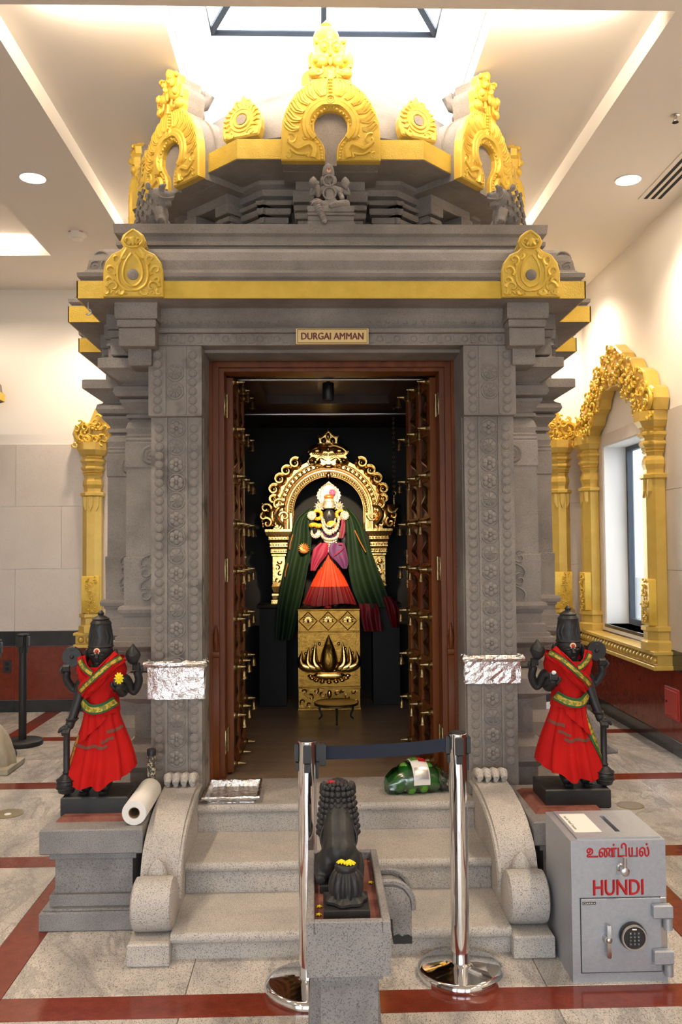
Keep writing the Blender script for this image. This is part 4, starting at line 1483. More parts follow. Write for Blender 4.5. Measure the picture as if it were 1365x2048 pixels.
for k in range(36):
    q.add(leafq.v, leafq.f, T(CXS - .66 + k * .0378, 4.80, 2.777) @ RY(PI / 2), True)
c = obj('carved_chain', q, 'teak', frame); c['kind'] = 'stuff'
for s in (-1, 1):
    q = MB()
    x = CXS + s * .656
    q.tube([(x, 4.826, 1.12), (x, 4.815, 1.18), (x, 4.822, 1.26)], [.010, .018, .004], 8).box(x - .02, x + .02, 4.815, 4.84, 1.08, 1.115, .004).box(x - .017, x + .017, 4.815, 4.84, ZP + .01, 1.08, .004)
    obj('jamb_finial', q, 'teak', frame)
    for pz in (810, 1140, 1475):
        z = 1.7 - (pz - 1091) / 1720 * 4.93
        q = MB(); x = CXS + s * .612
        xs = sorted((x, x - s * .004)); q.box(xs[0], xs[1], 4.875, 4.955, z - .066, z + .066, .001)
        q.lathe([(.007, -.068), (.007, .068)], 10, T(x - s * .006, 4.965, z))
        h = obj('hinge', q, 'old_brass', frame)
        q = MB()
        for k in range(4):
            q.lathe([(.005, 0), (.005, .002)], 8, T(x - s * .004, 4.90 + .03 * (k % 2), z - .045 + .03 * k) @ RY(-s * PI / 2))
        obj('screws', q, 'dark_slot', h)
    xs = sorted((CXS + s * .60, CXS + s * .614))

boss = MB(); boss.lathe([(.028, 0), (.028, .006), (.020, .010), (.022, .016), (.015, .022), (.016, .028), (.010, .036), (.010, .046), (.006, .056), (.007, .062), (.002, .070)], 12)
boss_me = boss.mesh('boss'); boss_me.materials.append(MAT['old_brass'])
bl = MB(); bl.lathe([(.003, .0), (.006, -.004), (.004, -.008), (.008, -.012), (.013, -.020), (.014, -.036), (.017, -.048), (.021, -.055), (.021, -.058), (.012, -.056)], 14).ring((0, 0, .006), .008, .0018, 10, 5).ball((0, 0, -.060), .005, 6, 4)
bell_me = bl.mesh('bell'); bell_me.materials.append(MAT['old_brass'])


def leaf(x, ang, s, label):
    """a leaf swung inwards; local x runs along the leaf, local -y is the face with the bells"""
    t = thing('temple_door', label, 'door', (x, 5.003, .40), 0)
    t.rotation_euler.z = PI / 2 - ang
    f = 1 if s < 0 else -1          # which local side faces the middle of the room
    L, Hh = .62, 2.28

    def B(q, a, b, d0, d1, z0, z1, bv=.002):
        ys = sorted((-f * d0, -f * d1)); q.box(a, b, ys[0], ys[1], z0, z1, bv)
    for a in (0, .275, .55):
        q = MB(); B(q, a, a + .07, -.022, .022, 0, Hh); obj('stile', q, 'teak_light', t, True)
    zr = [.044 + .277 * k for k in range(9)]
    for z in zr:
        q = MB(); B(q, .003, L - .003, -.020, .020, max(0.001, z - .032), min(Hh - .001, z + .032)); obj('rail', q, 'teak_light', t, True)
    for a in (.07, .345):
        for k in range(8):
            q = MB(); B(q, a - .002, a + .207, -.010, .006, zr[k] + .028, zr[k + 1] - .028)
            p = obj('panel', q, 'dark_wood', t, True)
            q = MB()
            zc = (zr[k] + zr[k + 1]) / 2
            c = catmull([(a + .04, -f * .006, zc - .08), (a + .16, -f * .012, zc - .03), (a + .05, -f * .012, zc + .03), (a + .15, -f * .006, zc + .08)], 5)
            q.tube(c, .012, 5).ball((a + .10, -f * .008, zc), (.03, .012, .03), 8, 5)
            obj('panel_carving', q, 'dark_wood', p, True)
    for k, z in enumerate(zr):
        for a in (.035, .31, .585):
            b = bpy.data.objects.new('boss', boss_me); link(b, t)
            b.matrix_local = T(a, -f * .020, z) @ RX(f * PI / 2)
            if k >= 1:
                o = bpy.data.objects.new('bell', bell_me); link(o, b)
                o.matrix_local = (T(a, -f * .020, z) @ RX(f * PI / 2)).inverted() @ T(a, -f * .078, z - .012)
    q = MB()
    c = [(L + .012, -f * .02, 1.02 + .03 * k) for k in range(9)]
    q.tube(c, .006, 6)
    for p in c: q.ball(p, (.010, .010, .009), 7, 5)
    q.box(L - .01, L + .012, -.03, .03, 1.05, 1.06).box(L - .01, L + .012, -.03, .03, 1.22, 1.23)
    obj('pull_chain', q, 'old_brass', t, True)
    return t


leaf(CXS - .598, math.radians(1.5), -1, 'open teak door leaf hung with brass bells, behind the foil tray')
leaf(CXS + .598, math.radians(-7.0), 1, 'open teak door leaf hung with brass bells, behind the green bag')

# ------------------------------------------------------------------ inside the sanctum
spot_light('sanctum_spot', (at(657, 770, 5.55).x, 5.55, 2.595), (CXS, 7.0, 1.84), 190, (1.0, .80, .54), .74, .8, .04)
t = thing('spot_lamp', 'black cylinder spot lamp hanging from the sanctum ceiling', 'lamp', (at(657, 770, 5.55).x, 5.55, 2.80))
q = MB(); q.lathe([(.055, 0), (.055, -.012), (.02, -.016), (.012, -.03), (.012, -.05)], 18); obj('mount', q, 'black_plastic', t, True)
q = MB(); q.lathe([(.036, -.05), (.038, -.055), (.038, -.155), (.034, -.16), (.030, -.155)], 20); h = obj('can', q, 'black_plastic', t, True)
q = MB(); q.lathe([(.029, -.153), (.029, -.151)], 18); obj('lens', q, 'lamp_white', h, True)
for y, z, lab in ((5.25, 2.715, 'thin metal curtain rod just inside the teak door frame'), (6.25, 2.655, 'thin metal curtain rod over the golden arch')):
    t = thing('curtain_rod', lab, 'curtain rod', (CXS, y, z))
    hw = .725 if y < 5.5 else .915
    q = MB(); q.tube([(-hw, 0, 0), (hw, 0, 0)], .009, 8); obj('rod', q, 'steel', t, True)
    for s in (-1, 1):
        q = MB(); q.ball((s * hw, 0, 0), .014, 8, 6).box(s * hw - .012, s * hw + .012, -.012, .012, 0, .085 if y > 5.5 else .027, .003); obj('bracket', q, 'steel', t, True)
p0 = at(676, 798, 6.4)
t = thing('red_lantern', 'tiny red lantern hanging under the sanctum ceiling', 'lantern', (p0.x, 6.4, p0.z - .05))
q = MB(); q.lathe([(.02, 0), (.028, .01), (.028, .07), (.02, .08)], 12); obj('glass', q, 'paint_red', t, True)
q = MB(); q.lathe([(.022, .08), (.012, .10), (.003, .11)], 12).tube([(0, 0, .11), (0, 0, 2.74 - (p0.z - .05))], .002, 5); obj('cap', q, 'old_brass', t, True)

p0 = at(789, 1010, 6.35)
t = thing('hanging_lamp', 'brass oil lamp dish hanging on a long chain', 'oil lamp', (p0.x, 6.35, p0.z))
q = MB(); q.lathe([(.008, -.03), (.02, -.025), (.052, -.006), (.056, 0), (.052, .003), (.02, -.015), (.010, -.018)], 18); obj('dish', q, 'old_brass', t, True)
q = MB(); q.tube([(0, 0, -.02), (0, 0, .07)], .006, 8).ball((0, 0, .05), .011, 8, 6).ring((0, 0, .085), .014, .004, 10, 5); obj('stem', q, 'old_brass', t, True)
q = MB(); zt = 2.74 - p0.z
n = int((zt - .1) / .018)
for k in range(n):
    q.ring((0, 0, .105 + k * .018), .0085, .0026, 8, 4, RZ(k % 2 * PI / 2))
c = obj('chain', q, 'old_brass', t, True); c['kind'] = 'stuff'

# gold-clad pedestal with a lotus
S6 = 6.9 / 1720 / 8.19
GX = .097
ped = thing('golden_pedestal', 'gold-clad pedestal embossed with a large lotus', 'pedestal', (GX, 6.9, ZP))


def g6(x, y, d=0): return ((x - 640) * S6, -d, (1830 - y) * S6)


q = MB()
q.box(-.245, .245, 0, .36, 0, g6(0, 215)[2], .003)
q.box(-.249, .249, -.008, .365, g6(0, 215)[2], g6(0, 188)[2], .003)
q.box(-.249, .249, -.010, 0, g6(0, 572)[2], g6(0, 548)[2], .003).box(-.249, .249, -.010, 0, g6(0, 1478)[2], g6(0, 1448)[2], .003).box(-.249, .249, -.010, 0, 0, .022, .003)
q.box(-.247, -.234, -.006, 0, g6(0, 1450)[2], g6(0, 572)[2], .002).box(.234, .247, -.006, 0, g6(0, 1450)[2], g6(0, 572)[2], .002)
obj('body', q, 'gold_satin', ped, True)
for x in (300, 628, 948):
    q = MB(); c = g6(x, 385); h = 150 * S6
    for a, b in (((-h, 0), (0, h)), ((0, h), (h, 0)), ((h, 0), (0, -h)), ((0, -h), (-h, 0))):
        q.tube([(c[0] + a[0], -.001, c[2] + a[1]), (c[0] + b[0], -.001, c[2] + b[1])], .004, 4)
    for k in range(9):
        a = PI * (-.05 + 1.1 * k / 8)
        q.tube([(c[0], -.004, c[2]), (c[0] + .030 * math.cos(a), -.008, c[2] + .030 * math.sin(a)), (c[0] + .043 * math.cos(a), -.004, c[2] + .046 * math.sin(a))], [.003, .007, .004], 6)
    for k in range(5):
        a = -PI * (.2 + .6 * k / 4)
        q.ball((c[0] + .030 * math.cos(a), -.002, c[2] + .030 * math.sin(a)), .005, 6, 4)
    q.ball((c[0], -.006, c[2]), (.008, .010, .016), 8, 6)
    obj('diamond_boss', q, 'gold_polish', ped, True)


def petal(q, pts, w, d, n=10):
    """a plump petal: flattened tapering body along a path in the x-z plane"""
    c = catmull(pts, n)
    m = len(c) - 1
    q.tube(c, [w * (math.sin(PI * min(1, (.10 + .90 * (i / m)) ** .75)) * .95 + .03) for i in range(m + 1)], 10, flat=d)


lot = []
for sg in (-1, 1):
    for (x0, y0, x1, y1, x2, y2) in ((450, 1180, 195, 1080, 195, 870), (500, 1180, 300, 1080, 312, 800), (550, 1180, 400, 1060, 420, 715)):
        q = MB()
        P = [g6(640 + sg * (x - 640) * -1 if sg > 0 else x, y, .012) for x, y in ((x0, y0), (x1, y1), (x2, y2))]
        petal(q, P, .042, .8)
        obj('lotus_petal', q, 'gold_polish', ped, True)
        q = MB(); q.ball(g6(640 + (640 - x2 - 62) if sg > 0 else x2 + 62, y2 + 40, .008), (.012, .012, .016), 8, 5); obj('stamen', q, 'gold_polish', ped, True)
q = MB(); petal(q, [g6(635, 1200, .02), g6(635, 950, .025), g6(632, 610, .012)], .072, .5)
for k in range(-4, 5):
    q.tube([g6(635 + k * 26, 1120, .055 - abs(k) * .004), g6(635 + k * 18, 900, .055 - abs(k) * .005), g6(635 + k * 8, 760, .04)], .0035, 5)
obj('lotus_petal', q, 'gold_satin', ped, True)
q = MB()
q.ball(g6(637, 1185, 0), (.125, .03, .022), 16, 6)
for k in range(9):
    a = -PI * (.02 + .96 * k / 8)
    q.ball((g6(637, 0)[0] + .15 * math.cos(a), -.004, g6(0, 1265)[2] + .055 * math.sin(a)), (.024, .014, .015), 8, 5)
q.ball(g6(637, 1275, -.004), (.14, .02, .04), 16, 6)
obj('lotus_base', q, 'gold_polish', ped, True)
q = MB(); rnd = random.Random(11)
for sg in (-1, 1):
    for k, (x, y, r) in enumerate(((120, 1560, 60), (220, 1520, 50), (300, 1620, 55), (400, 1530, 45), (430, 1690, 50), (330, 1730, 45))):
        q.tube(spiral(sg * x * S6, (1830 - y) * S6, r * S6, .004, k, k + sg * 5, 14, -.002), [.007] * 14, 5)
        q.ball((sg * (x + 20) * S6, -.002, (1830 - y - 30) * S6), .007, 6, 4)
q.ball(g6(640, 1570, 0), (.02, .012, .035), 8, 6)
obj('scroll_band', q, 'gold_polish', ped, True)

# low round table before it
tt = onz(672, 1432, ZP)
t = thing('round_stand', 'low dark round stand with three curved legs', 'stand', (tt.x, 6.45, ZP))
zt = 1.7 - (1403 - 1090) / 1720 * 6.45 - ZP
q = MB(); q.lathe([(.150, zt - .016), (.166, zt - .012), (.168, zt), (.160, zt + .006), (.150, zt + .001), (.01, zt)], 30); obj('top', q, 'old_brass', t, True)
for k in range(3):
    a = -PI / 2 + k * 2 * PI / 3
    d = Vector((math.cos(a), math.sin(a), 0))
    q = MB(); q.tube(catmull([d * .12 + Vector((0, 0, zt - .014)), d * .145 + Vector((0, 0, zt * .6)), d * .125 + Vector((0, 0, zt * .25)), d * .15 + Vector((0, 0, .006))], 4), [.011 - .0004 * i for i in range(13)], 7); obj('leg', q, 'black_stone', t, True)

# golden arch (prabhavali) on two black supports
for s in (-1, 1):
    q = MB(); q.box(-.11, .11, -.02, .22, 0, .80, .006).box(-.13, .13, -.04, .24, .80, .832, .006)
    single('black_support', q, 'black_wall', 'black stone support under the golden arch, %s' % ('on the bag side' if s > 0 else 'on the foil tray side'), 'support', (.105 + s * .465, 7.10, ZP), None, True)
S5 = 7.1 / 1720 / 3.7917
arch = thing('golden_arch', 'polished golden arch with a lion mask standing behind the goddess', 'temple arch', (.105, 7.14, ZP + .832))


def g5(x, y, d=0): return ((x - 682) * S5, -d, (1462 - y) * S5)


AC = g5(682, 765)          # centre of the arch
Ra = 264 * S5


def arcpts(R, a0, a1, n=40, d=0): return [(R * math.cos(a0 + (a1 - a0) * i / (n - 1)), -d, AC[2] + R * math.sin(a0 + (a1 - a0) * i / (n - 1))) for i in range(n)]


q = MB()
o1 = arcpts(Ra, 0, PI, 36)
o2 = arcpts(Ra + 152 * S5, PI, 0, 36)
zb = g5(0, 900)[2]
q.prism([(Ra, zb)] + [(p[0], p[2]) for p in o1] + [(-Ra, zb), (-Ra - 152 * S5, zb)] + [(p[0], p[2]) for p in o2] + [(Ra + 152 * S5, zb)], 0, .045, .006)
obj('arch_band', q, 'gold_polish', arch, True)
for R_, r_ in ((Ra + 6 * S5, .010), (Ra + 40 * S5, .008), (Ra + 70 * S5, .016), (Ra + 112 * S5, .009)):
    q = MB()
    c = [(R_, -.004, zb)] + [(p[0], -.004, p[2]) for p in arcpts(R_, 0, PI, 44)] + [(-R_, -.004, zb)]
    q.tube(c, r_, 7); obj('arch_moulding', q, 'gold_polish', arch, True)
q = MB()
for k in range(50):
    a = PI * k / 49
    q.ball(((Ra + 24 * S5) * math.cos(a), -.010, AC[2] + (Ra + 24 * S5) * math.sin(a)), .0105, 7, 5)
for k in range(30):
    a = PI * k / 29
    q.ball(((Ra + 93 * S5) * math.cos(a), -.012, AC[2] + (Ra + 93 * S5) * math.sin(a)), (.013, .013, .013), 7, 5)
b_ = obj('bead_strings', q, 'gold_polish', arch, True); b_['kind'] = 'stuff'
for sg in (-1, 1):
    for k, (x, y, r) in enumerate(((428, 392, 50), (362, 452, 48), (312, 515, 50), (266, 592, 48), (262, 668, 40))):
        q = MB()
        c = g5(x if sg < 0 else 2 * 682 - x, y)
        R_ = r * S5
        q.ball((c[0], .006, c[2]), (R_ * 1.12, .045, R_ * 1.12), 14, 9)
        q.tube(spiral(c[0], c[2], R_ * .92, R_ * .25, PI / 2 + sg * .6, PI / 2 + sg * .6 - sg * 6.5, 20, -.028), [.012] * 20, 6)
        q.ball((c[0], -.032, c[2]), R_ * .42, 8, 6)
        obj('scroll_lobe', q, 'gold_polish', arch, True)
    # makara with curled tail
    q = MB()
    X = lambda x: x if sg < 0 else 2 * 682 - x
    q.ball(g5(X(250), 800, .01), (.075, .045, .085), 12, 8)
    for (x, y, r, a, w) in ((205, 740, 44, 0, 6), (215, 850, 42, 2, -6), (300, 710, 46, 1, 6), (345, 800, 40, 3, -6), (290, 860, 40, 4, 6), (190, 800, 28, 2, 5)):
        c = g5(X(x), y)
        q.tube(spiral(c[0], c[2], r * S5, .008, a, a - sg * w, 16, -.045), [.013 - .0004 * i for i in range(16)], 6)
    for k in range(9):
        c = g5(X(175 + 6 * math.sin(k)), 700 + k * 22); q.ball((c[0], -.01, c[2]), .014, 7, 5)
    q.tube(catmull([g5(X(330), 870, .03), g5(X(280), 800, .06), g5(X(300), 740, .06), g5(X(350), 720, .04)], 5), [.026 - .001 * i for i in range(16)], 7)
    q.ball(g5(X(270), 770, .06), .012, 7, 5)
    obj('makara_scroll', q, 'gold_polish', arch, True)
    # pillar
    q = MB(); xc = g5(X(300), 0)[0]
    pr5 = [(.062, 1462), (.062, 1432), (.050, 1428), (.058, 1400), (.058, 1385), (.045, 1375), (.055, 1345), (.060, 1330), (.050, 1310), (.052, 1296), (.050, 1290), (.050, 1105), (.058, 1098), (.058, 1085), (.066, 1075), (.066, 1050), (.060, 1045), (.072, 1030), (.072, 1000), (.066, 995), (.082, 975), (.082, 955), (.098, 945), (.112, 915), (.112, 897)]
    prr = [(r, (1462 - y) * S5) for r, y in pr5]
    q.sq(prr, T(xc, .03, 0), 1, .7)
    pl = obj('pillar', q, 'gold_polish', arch, True)
    q = MB()
    for k in range(4):
        c = (xc + (.012 if k % 2 else -.012), g5(0, 1280 - k * 46)[2])
        q.tube(spiral(c[0], c[1], .024, .006, k, k + (5 if k % 2 else -5), 12, -.008), .007, 5)
    for r, y in ((.060, 1062), (.066, 1015), (.076, 965)):
        for k in range(7):
            q.ball((xc - r + 2 * r * k / 6, -.012 - (r - .05) * .7, (1462 - y) * S5), .0085, 6, 4)
    obj('pillar_relief', q, 'gold_polish', pl, True)['kind'] = 'stuff'
# lion mask and crown at the apex
q = MB()
cm = [(0, 128), (22, 160), (50, 185), (88, 180), (78, 205), (72, 235), (110, 250), (150, 280), (162, 310), (140, 340), (165, 380), (150, 410), (60, 430)]
cm = [(x * S5, (1462 - y) * S5) for x, y in cm]
q.prism(cm + [(-x, z) for x, z in cm[::-1][:-1]], -.012, .04, .008)
def c5(x, y, d): return (x * S5, -.012 - d, (1462 - y) * S5)
for sg in (-1, 1):
    q.ball(c5(sg * 34, 222, .005), (.024, .02, .026), 9, 6).ball(c5(sg * 34, 225, .022), .010, 7, 5)
    q.ball(c5(sg * 85, 300, .0), (.055, .03, .032), 10, 6)
    q.ball(c5(sg * 100, 385, .0), (.050, .035, .036), 10, 6)
    q.tube(catmull([c5(sg * 14, 370, .03), c5(sg * 60, 350, .03), c5(sg * 90, 375, .03)], 5), .011, 6)
    q.tube(spiral(sg * 120 * S5, (1462 - 385) * S5, .034, .008, 1, 1 - sg * 6, 16, -.04), .010, 5)
    q.tube(catmull([c5(0, 270, .02), c5(sg * 50, 262, .02), c5(sg * 110, 285, .015), c5(sg * 150, 320, .01)], 5), .009, 5)
    q.tube(catmull([c5(0, 140, .0), c5(sg * 26, 168, .0), c5(sg * 56, 195, .0), c5(sg * 84, 185, .0)], 4), .009, 5)
    for k in range(7): q.ball(c5(sg * (12 + k * 17), 330 - k * 1.5, .022), .010, 6, 4)
q.ball(c5(0, 290, .02), (.02, .02, .024), 9, 6).ball(c5(0, 190, .008), (.018, .015, .03), 8, 6).ball(c5(0, 420, .0), (.05, .02, .02), 10, 6).ball(c5(0, 490, .01), (.022, .015, .03), 8, 6)
q.tube([g5(682, 128), g5(682, 30)], .003, 5)
obj('lion_mask', q, 'gold_polish', arch, True)

# ------------------------------------------------------------------ the goddess
S7 = 7.0 / 1720 / 7.313
gx0 = at(659, 1100, 7.0).x
ZG = 1.187
god = thing('goddess_statue', 'goddess statue in jewels, orange silk skirt and a dark green shawl', 'statue', (gx0, 7.04, ZG))


def g7(x, y, d=0): return ((x - 508) * S7, -d, (1962 - y) * S7)


nodes = {'pel': (g7(508, 1200), (.085, .06)), 'wai': (g7(508, 1060), (.06, .045)), 'che': (g7(508, 860), (.085, .055)), 'nec': (g7(508, 730), .03), 'hea': (g7(510, 630), (.048, .05)), 'cro': (g7(510, 560), (.042, .045)),
         'h1': (g7(430, 1300), .06), 'k1': (g7(430, 1600), .05), 'f1': (g7(430, 1900), .035), 't1': (g7(425, 1945, .06), .025), 'h2': (g7(590, 1300), .06), 'k2': (g7(590, 1600), .05), 'f2': (g7(590, 1900), .035), 't2': (g7(595, 1945, .06), .025),
         's1': (g7(370, 800), .034), 'e1': (g7(290, 960, .02), .026), 'w1': (g7(300, 830, .07), .021), 'm1': (g7(305, 770, .085), .022),
         's2': (g7(650, 800), .034), 'e2': (g7(730, 960, .02), .026), 'w2': (g7(720, 1060, .06), .021), 'm2': (g7(705, 1110, .08), .022)}
q = MB(); q.add(*skin_mesh(nodes, [('pel', 'wai'), ('wai', 'che'), ('che', 'nec'), ('nec', 'hea'), ('hea', 'cro'), ('pel', 'h1'), ('h1', 'k1'), ('k1', 'f1'), ('f1', 't1'), ('pel', 'h2'), ('h2', 'k2'), ('k2', 'f2'), ('f2', 't2'),
                                 ('che', 's1'), ('s1', 'e1'), ('e1', 'w1'), ('w1', 'm1'), ('che', 's2'), ('s2', 'e2'), ('e2', 'w2'), ('w2', 'm2')], 2, 'pel'), smooth=True)
q.ball(g7(510, 628, .034), (.054, .036, .062), 16, 10)
q.tube([g7(510, 590, .060), g7(510, 645, .072)], [.005, .009], 7).ball(g7(510, 685, .056), (.014, .008, .005), 8, 5)
for sg in (-1, 1):
    q.ball(g7(510 + sg * 34, 610, .058), (.012, .006, .006), 8, 5).ball(g7(510 + sg * 84, 640), (.010, .016, .024), 8, 5)
for k in range(4):
    q.tube([g7(292 + 12 * k, 770, .09), g7(290 + 12 * k, 720, .092)], .006, 5)
q.tube([g7(330, 790, .09), g7(345, 755, .095)], .006, 5)
obj('body', q, 'black_stone', god, True)
q = MB(); q.ball(g7(510, 572, .062), (.006, .006, .016), 8, 6)
obj('tilak', q, 'tilak_cream', god, True)
# crown with a jagged jewelled halo
hh = [(0, 100), (40, 135), (80, 170), (110, 180), (118, 205), (148, 215), (148, 245), (175, 262), (168, 290), (188, 318), (168, 335), (175, 365), (148, 372), (150, 400), (115, 410), (110, 440)]
hh = [(x * S7, (1962 - y) * S7) for x, y in hh]
q = MB(); q.prism(hh + [(-x, z) for x, z in hh[::-1][:-1]], .0, .02, .004)
for k in range(26):
    a = -.75 + (PI + 1.5) * k / 25
    q.ball((.068 * math.cos(a), -.004, (1962 - 310) * S7 + .082 * math.sin(a) * (1.15 if math.sin(a) > 0 else 1)), .008, 6, 4)
crown = obj('crown_halo', q, 'jewel', god, True)
q = MB(); q.lathe([(.052, 0), (.056, .01), (.05, .03), (.046, .05), (.05, .06), (.04, .08), (.046, .10), (.03, .118), (.008, .12)], 16, T(*g7(508, 505)))
obj('crown_cap', q, 'jewel', crown, True)
q = MB(); q.ball(g7(560, 268, .03), (.026, .018, .026), 10, 6)
for k in range(8): q.ball((g7(560, 0)[0] + .018 * math.cos(k * .8), -.042, g7(0, 268)[2] + .018 * math.sin(k * .8)), .010, 6, 4)
obj('pink_flower', q, 'petal_pink', crown, True)
q = MB(); q.ball(g7(510, 335, .03), (.042, .02, .018), 12, 6); obj('topknot_band', q, 'silk_copper', crown, True)


def petals(q, c, R, n, r, m_=(1, 1), face=(0, -1, 0)):
    for k in range(n):
        a = 2 * PI * k / n
        q.ball((c[0] + R * math.cos(a) * m_[0], c[1] - .003 * (k % 2), c[2] + R * math.sin(a) * m_[1]), r, 6, 4)


for x, y in ((365, 478), (655, 478)):
    q = MB(); c = g7(x, y, .04)
    for k in range(10):
        a = 2 * PI * k / 10
        q.tube([c, (c[0] + .026 * math.cos(a), c[1] - .004, c[2] + .026 * math.sin(a)), (c[0] + .044 * math.cos(a), c[1], c[2] + .044 * math.sin(a))], [.005, .010, .002], 5)
    q.ball((c[0], c[1] - .008, c[2]), .016, 8, 5)
    obj('jewelled_flower', q, 'jewel', god, True)
for x, y, R in ((338, 598, .034), (678, 594, .032)):
    q = MB(); c = g7(x, y, .035); petals(q, c, R, 12, .016); obj('marigold_ring', q, 'marigold', god, True)
q = MB()
for k in range(9): q.ball(g7(245 + 16 * k, 755 - 8 * math.sin(k * .7), .09 + .01 * (k % 2)), .019, 7, 5)
obj('marigold_ring', q, 'marigold', god, True)
for x, y, R in ((255, 610, .034), (735, 612, .034), (312, 868, .040)):
    q = MB(); c = g7(x, y, .06)
    q.lathe([(R, 0), (R, .006), (R * .8, .010), (.01, .012)], 18, T(*c) @ RX(PI / 2)).ring((c[0], c[1] - .010, c[2]), R * .72, .004, 16, 5).ring((c[0], c[1] - .012, c[2]), R * .4, .004, 12, 5).ball((c[0], c[1] - .012, c[2]), .008, 7, 5)
    petals(q, (c[0], c[1] - .002, c[2]), R, 16, .0055)
    obj('armlet_disc', q, 'jewel', god, True)


def necklace(x0, y0, xm, ym, x1, y1, r, d, n, name='necklace', m='jewel', drop=0.0):
    q = MB()
    c = catmull([g7(x0, y0, d * .6), g7(xm - (xm - x0) * .75, (y0 + ym * 2) / 3, d), g7(xm, ym, d + .01), g7(xm + (x1 - xm) * .75, (y1 + ym * 2) / 3, d), g7(x1, y1, d * .6)], 10)
    q.tube(c, r * .55, 6)
    for k in range(n):
        p = c[int(k * (len(c) - 1) / (n - 1))]
        q.ball(p, r, 7, 5)
        if drop: q.ball((p[0] * 1.0, p[1] - .004, p[2] - drop), (r * .8, r * .7, r * 1.3), 7, 5)
    return obj(name, q, m, god, True)


necklace(430, 660, 512, 775, 600, 660, .009, .075, 17)
necklace(405, 640, 510, 840, 655, 640, .014, .078, 15, drop=.018)
q = MB(); q.ball(g7(545, 735, .055), (.040, .02, .028), 12, 7); obj('sandal_paste', q, 'marigold', god, True)
necklace(395, 880, 512, 965, 645, 880, .015, .075, 17)
necklace(420, 920, 515, 1010, 625, 920, .012, .072, 13)
q = MB(); rnd = random.Random(2)
for k in range(60):
    x = rnd.uniform(-1, 1); y = rnd.random()
    q.ball(g7(518 + x * 100 * (1 - y * .75), 1010 + 140 * y, .078 - .01 * abs(x)), rnd.uniform(.007, .012), 6, 4)
obj('jewelled_pendant', q, 'jewel', god, True)
q = MB(); q.ball(g7(508, 890, .022), (.070, .046, .055), 14, 8); obj('bodice', q, 'silk_purple', god, True)
gr = [[g7(x + 26 * v * math.cos(k), y + 0 * v, .045 + .018 * math.sin(k * 1.9 + v * 5)) for v in [j / 6 for j in range(7)]] for k, (x, y) in enumerate(((690, 670), (680, 760), (670, 850), (650, 940)))]
gr = [[g7(x0 + (x1 - x0) * j / 7, y, .05 + .012 * math.sin(j * 1.7 + i)) for j in range(8)] for i, (x0, x1, y) in enumerate(((690, 738, 665), (680, 745, 750), (660, 740, 850), (640, 715, 945)))]
q = MB(); q.sheet(gr, .004); obj('shoulder_cloth', q, 'silk_crimson', god, True)

# pleated silk skirt and its maroon border
def skirt_rings(y0, y1, n):
    R = []
    for i in range(n):
        y = y0 + (y1 - y0) * i / (n - 1)
        t = (y - 1180) / (1900 - 1180)
        hw = (45 + 335 * t ** .9) * S7
        ring = []
        for k in range(96):
            a = 2 * PI * k / 96
            pl = 1 + (.045 * (1 if (k % 4) < 2 else -1) * min(1, .3 + t))
            ring.append((hw * math.sin(a) * pl, -.01 - (.045 + .085 * t) * math.cos(a) * pl, (1962 - y) * S7 + (.010 * math.sin(3 * a) if i == n - 1 and y1 > 1800 else 0)))
        R.append(ring)
    return R


q = MB(); q.loft(skirt_rings(1185, 1645, 8), smooth=True, cap=False); obj('pleated_skirt', q, 'silk_orange', god, True)
q = MB(); q.loft(skirt_rings(1645, 1905, 5), smooth=True, cap=False); obj('skirt_border', q, 'silk_maroon', god, True)
q = MB()
for k in range(-5, 6):
    a = k * .25
    t0, t1 = (1650 - 1180) / 720, (1895 - 1180) / 720
    P = []
    for t in (t0, t1):
        hw = (45 + 335 * t ** .9) * S7 * 1.05
        P.append((hw * math.sin(a), -.01 - (.045 + .085 * t) * math.cos(a) * 1.05, (1962 - (1180 + 720 * t)) * S7))
    q.tube(P, .0015, 4)
z_ = obj('border_stripes', q, 'silk_orange', god, True); z_['kind'] = 'stuff'


def drape(name, m, rows, d0, amp, fold, th=.004, nj=22, flip=False):
    """cloth hanging between two edge paths given as rows of (x left, x right, y)"""
    n = 5
    L = catmull([(a, 0, y) for a, b, y in rows], n)
    R = catmull([(b, 0, y) for a, b, y in rows], n)
    g = []
    for i, (l, r) in enumerate(zip(L, R)):
        v = i / (len(L) - 1)
        g.append([g7(l.x + (r.x - l.x) * j / (nj - 1), l.z + (r.z - l.z) * j / (nj - 1), d0 + amp * (.35 + .65 * v) * (.6 * math.sin(fold * j / (nj - 1) * 2 * PI + 1.3 * v) + .55 * math.sin(fold * .43 * j / (nj - 1) * 2 * PI - 2.1 * v + 1))) for j in range(nj)])
    q = MB(); q.sheet(g, th)
    return obj(name, q, m, god, True)


